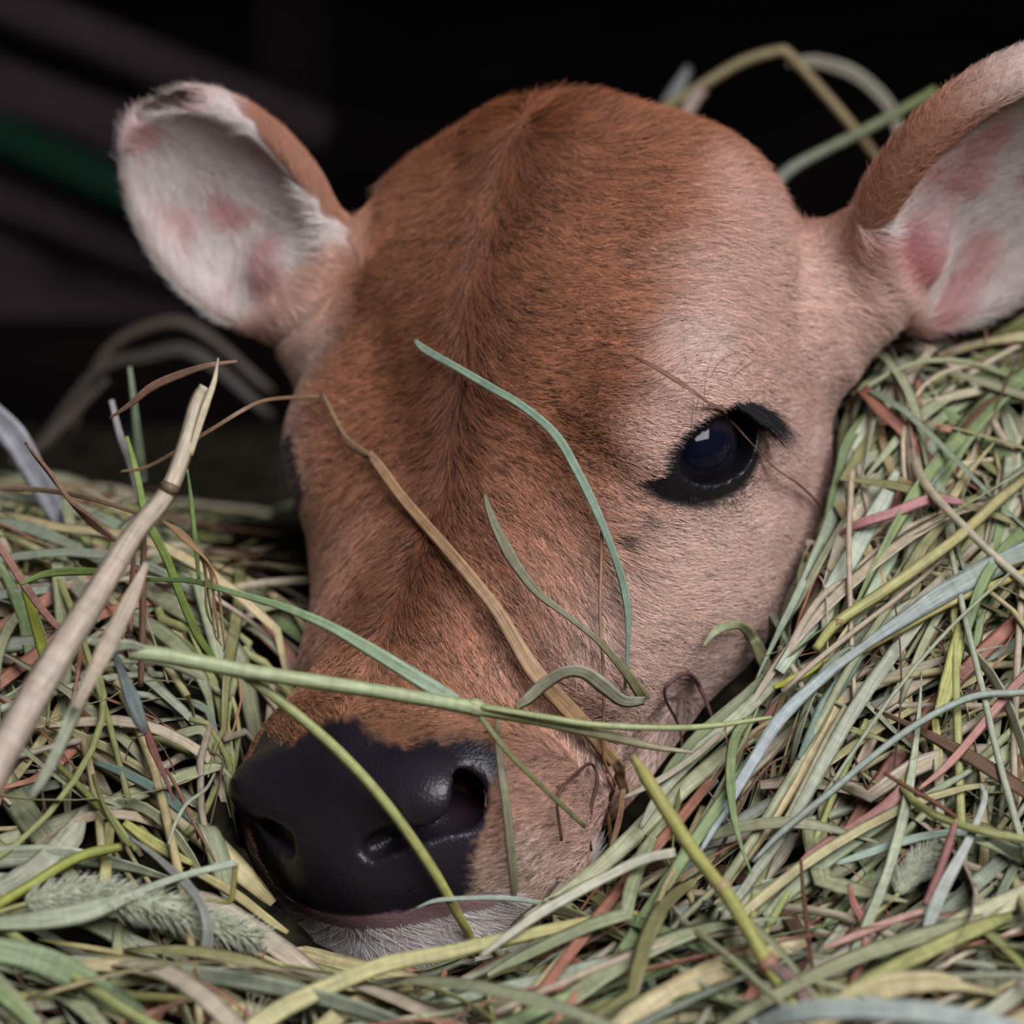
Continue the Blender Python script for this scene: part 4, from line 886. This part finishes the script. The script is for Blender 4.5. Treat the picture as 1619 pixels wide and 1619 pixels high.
awn = [strand([(40 + 4 * i, 700 + 6 * i), (80 + 3 * i, 748 + 5 * i), (110 + 4 * i, 790 + 5 * i), (150, 822 + 4 * i), (196, 866)], [4, 7, 8, 7, 4], (0.36 + .03 * i, 0.22, 0.14), 'blade', depth=[.0, .02, .035, .05, .065], push=False) for i in range(4)]
o_ = hay_obj('grass_panicle', awn); tag(o_, 'tangled brown seed head running down to the thick pale straw', 'hay')
H('grass_strand', 'crumpled pale grey violet leaf at the left edge above the hay', [(-30, 640), (20, 690), (50, 740), (82, 800), (95, 830)], [40, 46, 40, 34, 16], (0.26, 0.25, 0.27), depth=-.09, push=False, fold=.7)
H('straw', 'tan straw lying across the hay at the left edge', [(-20, 770), (70, 775), (150, 790), (250, 822)], [9, 9, 8, 6], (0.34, 0.23, 0.15), depth=[-.04, -.02, .02, .05], push=False)
H('straw', 'blurred pale straw behind the salmon blade', [(60, 840), (100, 900), (140, 950), (150, 985)], [26, 30, 28, 18], (0.44, 0.40, 0.29), lift=.03)

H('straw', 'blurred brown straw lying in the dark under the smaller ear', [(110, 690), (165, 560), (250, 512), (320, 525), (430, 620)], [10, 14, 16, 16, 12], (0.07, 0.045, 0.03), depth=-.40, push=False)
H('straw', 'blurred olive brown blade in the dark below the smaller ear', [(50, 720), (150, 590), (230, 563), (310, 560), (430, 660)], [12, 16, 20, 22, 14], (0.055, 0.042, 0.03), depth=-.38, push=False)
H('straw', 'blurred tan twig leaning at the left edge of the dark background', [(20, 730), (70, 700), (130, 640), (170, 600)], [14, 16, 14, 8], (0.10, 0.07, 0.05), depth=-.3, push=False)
# --- right hand hay
H('grass_strand', 'long slate green blade sweeping from the right edge down beside the jaw', [(1660, 850), (1600, 882), (1540, 912), (1480, 945), (1420, 985), (1365, 1022), (1300, 1072), (1235, 1135), (1190, 1205), (1140, 1290), (1108, 1345)], [26, 34, 36, 32, 22, 14, 18, 22, 20, 15, 6], (0.32, 0.37, 0.30), lift=.026, end=(0.40, 0.44, 0.46), fold=.35)
H('hay_stalk', 'yellow stem lying just under the long slate green blade', [(1640, 895), (1580, 922), (1520, 945), (1460, 975), (1400, 1008), (1350, 1035), (1300, 1048)], [12, 14, 14, 14, 13, 11, 6], (0.52, 0.44, 0.16), 'stalk', lift=.022)
H('hay_stalk', 'long tan yellow stem running from the jaw up to the right edge', [(1650, 730), (1580, 790), (1520, 845), (1450, 898), (1390, 940), (1322, 986), (1290, 1026)], [16, 18, 19, 20, 19, 18, 15], (0.50, 0.43, 0.22), 'stalk', lift=.030, end=(0.44, 0.43, 0.13), parts=[('stem_node', ring_at(1323, 985, 5, 4, 19, None, (0.26, 0.2, 0.1), lift=.030))])
H('grass_strand', 'broad pale sage blade standing up beside the cheek', [(1418, 745), (1392, 800), (1350, 872), (1310, 942), (1268, 1008), (1232, 1062)], [12, 28, 31, 30, 28, 20], (0.46, 0.51, 0.38), lift=.020, fold=.3)
H('grass_strand', 'broad pale sage blade leaning right under the bigger ear', [(1575, 650), (1530, 682), (1490, 730), (1462, 770)], [10, 28, 30, 18], (0.44, 0.50, 0.38), lift=.018)
H('grass_strand', 'pale green blade leaning parallel beside the broad sage blade', [(1450, 780), (1432, 830), (1405, 885), (1378, 940), (1350, 990)], [8, 20, 22, 20, 12], (0.42, 0.50, 0.33), lift=.014)
H('grass_strand', 'pinkish red blade slanting beside the cheek under the eye', [(1322, 848), (1360, 828), (1410, 812), (1470, 790), (1522, 794)], [5, 16, 17, 17, 10], (0.44, 0.19, 0.20), lift=.026)
H('straw', 'jointed tan straw lying level under the bigger ear', [(1372, 645), (1410, 634), (1462, 638), (1530, 622), (1612, 608)], [10, 14, 13, 14, 12], (0.48, 0.43, 0.29), lift=.024)
H('grass_strand', 'curved tan blade hanging from the level straw beside the cheek', [(1388, 650), (1396, 700), (1412, 750), (1446, 768)], [10, 14, 13, 8], (0.46, 0.34, 0.17), lift=.018)
H('grass_strand', 'red upright blade crossing the level straw under the ear', [(1452, 600), (1451, 650), (1444, 705)], [8, 15, 9], (0.40, 0.16, 0.12), lift=.026)
H('grass_strand', 'pale upright blade leaning on the cheek behind the jaw', [(1352, 660), (1332, 720), (1318, 780), (1308, 830)], [8, 14, 13, 7], (0.42, 0.38, 0.34), lift=.010)
H('hay_stalk', 'long thin teal stem slanting across the hay from the right edge', [(1660, 1092), (1600, 1096), (1545, 1100), (1490, 1122), (1430, 1158), (1370, 1204), (1310, 1255), (1240, 1312), (1190, 1362)], [8, 12, 12, 12, 12, 12, 12, 12, 6], (0.38, 0.45, 0.38), 'stalk', lift=.028)
H('grass_strand', 'wide yellow green blade standing upright above the teal stem', [(1518, 985), (1510, 1030), (1498, 1085), (1482, 1132)], [12, 24, 28, 14], (0.46, 0.46, 0.16), lift=.020)
H('straw', 'pale upright straw with a yellow top below the teal stem', [(1478, 1135), (1482, 1180), (1484, 1225), (1486, 1300)], [13, 15, 17, 14], (0.46, 0.44, 0.12), lift=.018, end=(0.50, 0.47, 0.40))
H('grass_strand', 'salmon pink blade slanting up to the right edge', [(1452, 1248), (1500, 1208), (1550, 1150), (1600, 1090), (1640, 1050)], [6, 13, 15, 16, 16], (0.50, 0.25, 0.20), lift=.024)
H('straw', 'thick brick red twisted straw above the short foxtail', [(1248, 1386), (1285, 1352), (1330, 1322), (1380, 1292), (1415, 1262), (1432, 1235)], [10, 20, 22, 22, 21, 12], (0.36, 0.15, 0.13), lift=.022, fold=.4)
H('straw', 'orange straw end lying beneath the brick red straw', [(1246, 1380), (1270, 1374), (1310, 1356), (1370, 1325), (1420, 1300)], [16, 18, 14, 10, 5], (0.52, 0.30, 0.12), lift=.016)
H('grass_strand', 'green blade running alongside the brick red straw', [(1210, 1450), (1260, 1400), (1320, 1355), (1400, 1300), (1480, 1250), (1540, 1215)], [16, 24, 18, 15, 13, 8], (0.36, 0.42, 0.24), lift=.020)
H('grass_strand', 'teal blade reaching right above the short foxtail', [(1322, 1366), (1370, 1350), (1430, 1330), (1490, 1318), (1560, 1318), (1640, 1326)], [8, 15, 15, 13, 13, 12], (0.40, 0.48, 0.40), lift=.024)
H('straw', 'dark red stalk leaning against the short foxtail', [(1512, 1292), (1500, 1335), (1482, 1385), (1462, 1430)], [10, 14, 14, 10], (0.34, 0.15, 0.13), 'stalk', lift=.036)
H('hay_stalk', 'thin dark brown bent stem above the dark red stalk', [(1398, 1222), (1440, 1248), (1480, 1270), (1512, 1292)], [6, 8, 8, 7], (0.17, 0.07, 0.04), 'stalk', lift=.038)
H('grass_strand', 'grey green leaf curling down past the short foxtail', [(1550, 1240), (1557, 1262), (1540, 1310), (1515, 1360), (1485, 1415), (1468, 1465), (1465, 1500)], [5, 10, 13, 18, 24, 20, 10], (0.42, 0.46, 0.40), lift=.034, fold=.35)
H('straw', 'very wide striated pinkish tan straw in the lower right', [(1060, 1625), (1130, 1595), (1210, 1562), (1300, 1530), (1400, 1492), (1500, 1455), (1590, 1425)], [40, 58, 62, 60, 50, 40, 24], (0.47, 0.38, 0.31), lift=.016, end=(0.44, 0.43, 0.34), fold=.12)
H('grass_strand', 'wide sage yellow blade lying over the striated straw', [(1330, 1600), (1390, 1555), (1450, 1510), (1520, 1464), (1590, 1430), (1640, 1400)], [20, 36, 42, 44, 36, 26], (0.42, 0.42, 0.25), lift=.028, fold=.2)
H('grass_strand', 'blurred pale blue green blade along the bottom right edge', [(1190, 1625), (1260, 1602), (1340, 1596), (1430, 1600), (1530, 1612), (1640, 1640)], [24, 34, 36, 38, 36, 34], (0.44, 0.50, 0.45), depth=[.17, .18, .185, .19, .19, .19], push=False)
H('grass_thread', 'thin dark brown upright stem over the striated straw', [(1266, 1360), (1271, 1420), (1279, 1490), (1291, 1580)], [5, 8, 8, 7], (0.15, 0.07, 0.045), 'stalk', lift=.034)
H('grass_strand', 'wide upright sage blade at the bottom right corner', [(1563, 1650), (1560, 1590), (1555, 1540), (1550, 1505)], [36, 40, 38, 28], (0.36, 0.42, 0.28), lift=.020, fold=.2)
H('straw', 'rust red straw dropping onto the striated straw', [(1342, 1398), (1350, 1430), (1366, 1462), (1368, 1500), (1352, 1545), (1340, 1580)], [7, 13, 15, 14, 13, 7], (0.38, 0.17, 0.14), lift=.032)
H('straw', 'pale salmon straw crossing below the short foxtail', [(1300, 1500), (1345, 1482), (1400, 1460), (1460, 1440)], [6, 13, 13, 8], (0.50, 0.28, 0.22), lift=.036)
H('straw', 'straw yellow blade with a torn end pointing down beside the jaw', [(1330, 1100), (1310, 1150), (1270, 1215), (1215, 1300), (1165, 1375), (1130, 1430)], [14, 17, 20, 26, 14, 5], (0.54, 0.43, 0.21), lift=.018)
H('grass_strand', 'dark teal leaf folding under the long slate green blade', [(1368, 1025), (1340, 1065), (1305, 1115), (1280, 1165), (1262, 1200)], [8, 22, 24, 16, 5], (0.20, 0.27, 0.22), lift=.020)
H('straw', 'yellow blade lying flat beside the jaw under the tan stem', [(1222, 1088), (1250, 1076), (1280, 1060), (1310, 1042)], [6, 14, 13, 6], (0.44, 0.43, 0.06), lift=.020)

# --- stems behind the head, colours lowered for the shadow they stand in
H('straw', 'sharply bent tan straw arching up in the dark behind the head', [(985, 260), (1045, 178), (1100, 142), (1170, 100), (1228, 82), (1246, 86), (1290, 134), (1345, 198), (1395, 262)], [18, 20, 20, 19, 19, 19, 18, 18, 18], (0.22, 0.19, 0.09), 'stalk', depth=-.26, push=False, end=(0.26, 0.17, 0.08), n=60)
H('grass_strand', 'pale grey arching blade behind the bent straw', [(1245, 100), (1290, 98), (1345, 115), (1390, 150), (1415, 190), (1430, 260)], [12, 22, 24, 22, 20, 16], (0.22, 0.205, 0.15), depth=-.30, push=False)
H('hay_stalk', 'green stem reaching from behind the head to the bigger ear', [(1180, 370), (1222, 298), (1250, 268), (1300, 240), (1370, 205), (1430, 172), (1480, 142)], [22, 22, 20, 18, 18, 18, 16], (0.24, 0.27, 0.24), 'stalk', depth=-.24, push=False, end=(0.17, 0.20, 0.05))
H('grass_strand', 'short pinkish leaf at the foot of the bent straw', [(1070, 215), (1092, 165), (1115, 140)], [16, 26, 16], (0.36, 0.25, 0.20), depth=-.25, push=False)
H('grass_strand', 'faint grey blade rising behind the bent straw at the poll', [(1010, 250), (1060, 160), (1090, 105)], [18, 26, 12], (0.15, 0.155, 0.15), depth=-.34, push=False)

# ------------------------------------------------------------------ barn
def boards_mat(name, c0, c1, axis):
    m, N, L, B = nmat(name)
    tc = N.new('ShaderNodeTexCoord'); mp = N.new('ShaderNodeMapping'); mp.inputs['Scale'].default_value = axis; L.new(tc.outputs['Object'], mp.inputs[0])
    n = N.new('ShaderNodeTexNoise'); n.inputs['Scale'].default_value = 3; n.inputs['Detail'].default_value = 5; L.new(mp.outputs[0], n.inputs['Vector'])
    r = N.new('ShaderNodeValToRGB'); r.color_ramp.elements[0].color = (*c0, 1); r.color_ramp.elements[1].color = (*c1, 1); r.color_ramp.elements[0].position = .3; r.color_ramp.elements[1].position = .75
    L.new(n.outputs['Fac'], r.inputs[0]); L.new(r.outputs[0], B.inputs['Base Color']); B.inputs['Roughness'].default_value = .9; B.inputs['Specular IOR Level'].default_value = 0.02
    return m
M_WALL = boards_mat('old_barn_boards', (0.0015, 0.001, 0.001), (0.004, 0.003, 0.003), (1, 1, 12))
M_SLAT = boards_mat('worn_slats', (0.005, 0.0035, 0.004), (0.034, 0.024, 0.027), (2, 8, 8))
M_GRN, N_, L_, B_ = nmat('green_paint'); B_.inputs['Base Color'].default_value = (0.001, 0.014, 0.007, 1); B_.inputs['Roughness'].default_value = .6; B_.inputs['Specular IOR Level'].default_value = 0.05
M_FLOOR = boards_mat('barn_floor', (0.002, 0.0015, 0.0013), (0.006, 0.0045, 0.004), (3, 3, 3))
def box(name, c, s, mat, rot=None, parent=None, bev=0.0):
    import bmesh
    bm = bmesh.new(); bmesh.ops.create_cube(bm, size=1)
    bmesh.ops.scale(bm, vec=s, verts=bm.verts)
    if bev: bmesh.ops.bevel(bm, geom=bm.edges[:], offset=bev, segments=2, affect='EDGES')
    me = bpy.data.meshes.new(name); bm.to_mesh(me); bm.free()
    o = link(name, me, mat, parent); o.location = c
    if rot is not None: o.rotation_euler = rot
    return o
def struct(o): o['kind'] = 'structure'; return o
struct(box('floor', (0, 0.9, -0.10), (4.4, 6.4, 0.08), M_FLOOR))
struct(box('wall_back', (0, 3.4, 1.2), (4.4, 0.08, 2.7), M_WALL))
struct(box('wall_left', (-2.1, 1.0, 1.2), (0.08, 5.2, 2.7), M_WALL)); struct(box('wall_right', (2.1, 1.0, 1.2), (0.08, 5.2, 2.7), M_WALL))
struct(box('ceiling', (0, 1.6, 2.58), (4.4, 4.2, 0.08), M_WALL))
part = bpy.data.objects.new('slatted_partition', None); C.objects.link(part); part.location = (-0.55, 0.9, -0.06)
tag(part, 'dark slatted wooden hurdle with a green rail behind the smaller ear', 'hurdle')
def slat(nm, a, b, dep, wd, th, mat):
    A, B = at(*a, dep), at(*b, dep); d = B - A; L = np.linalg.norm(d); d /= L
    y = np.cross(np.array(VDIR), d); y /= np.linalg.norm(y); z = np.cross(d, y)
    o = box(nm, (0, 0, 0), (L, wd, th), mat, bev=.004)
    o.matrix_world = Matrix.LocRotScale(Vector((A + B) / 2), Matrix((d, y, z)).transposed().to_quaternion(), None)
    o.parent = part; o.matrix_parent_inverse = Matrix.Translation(part.location).inverted()
SD = -1.0
slat('slat', (-150, -60), (520, 215), SD, .030, .02, M_SLAT); slat('slat', (-150, 80), (420, 300), SD, .038, .02, M_SLAT)
slat('slat', (-150, 245), (420, 470), SD, .038, .02, M_SLAT); slat('slat', (-150, 440), (430, 660), SD, .100, .02, M_SLAT)
slat('rail', (-150, 145), (420, 400), SD + .03, .026, .026, M_GRN)
slat('upright', (460, -60), (470, 830), SD - .03, .05, .03, M_WALL); slat('upright', (-120, -60), (-110, 830), SD - .03, .05, .03, M_WALL)
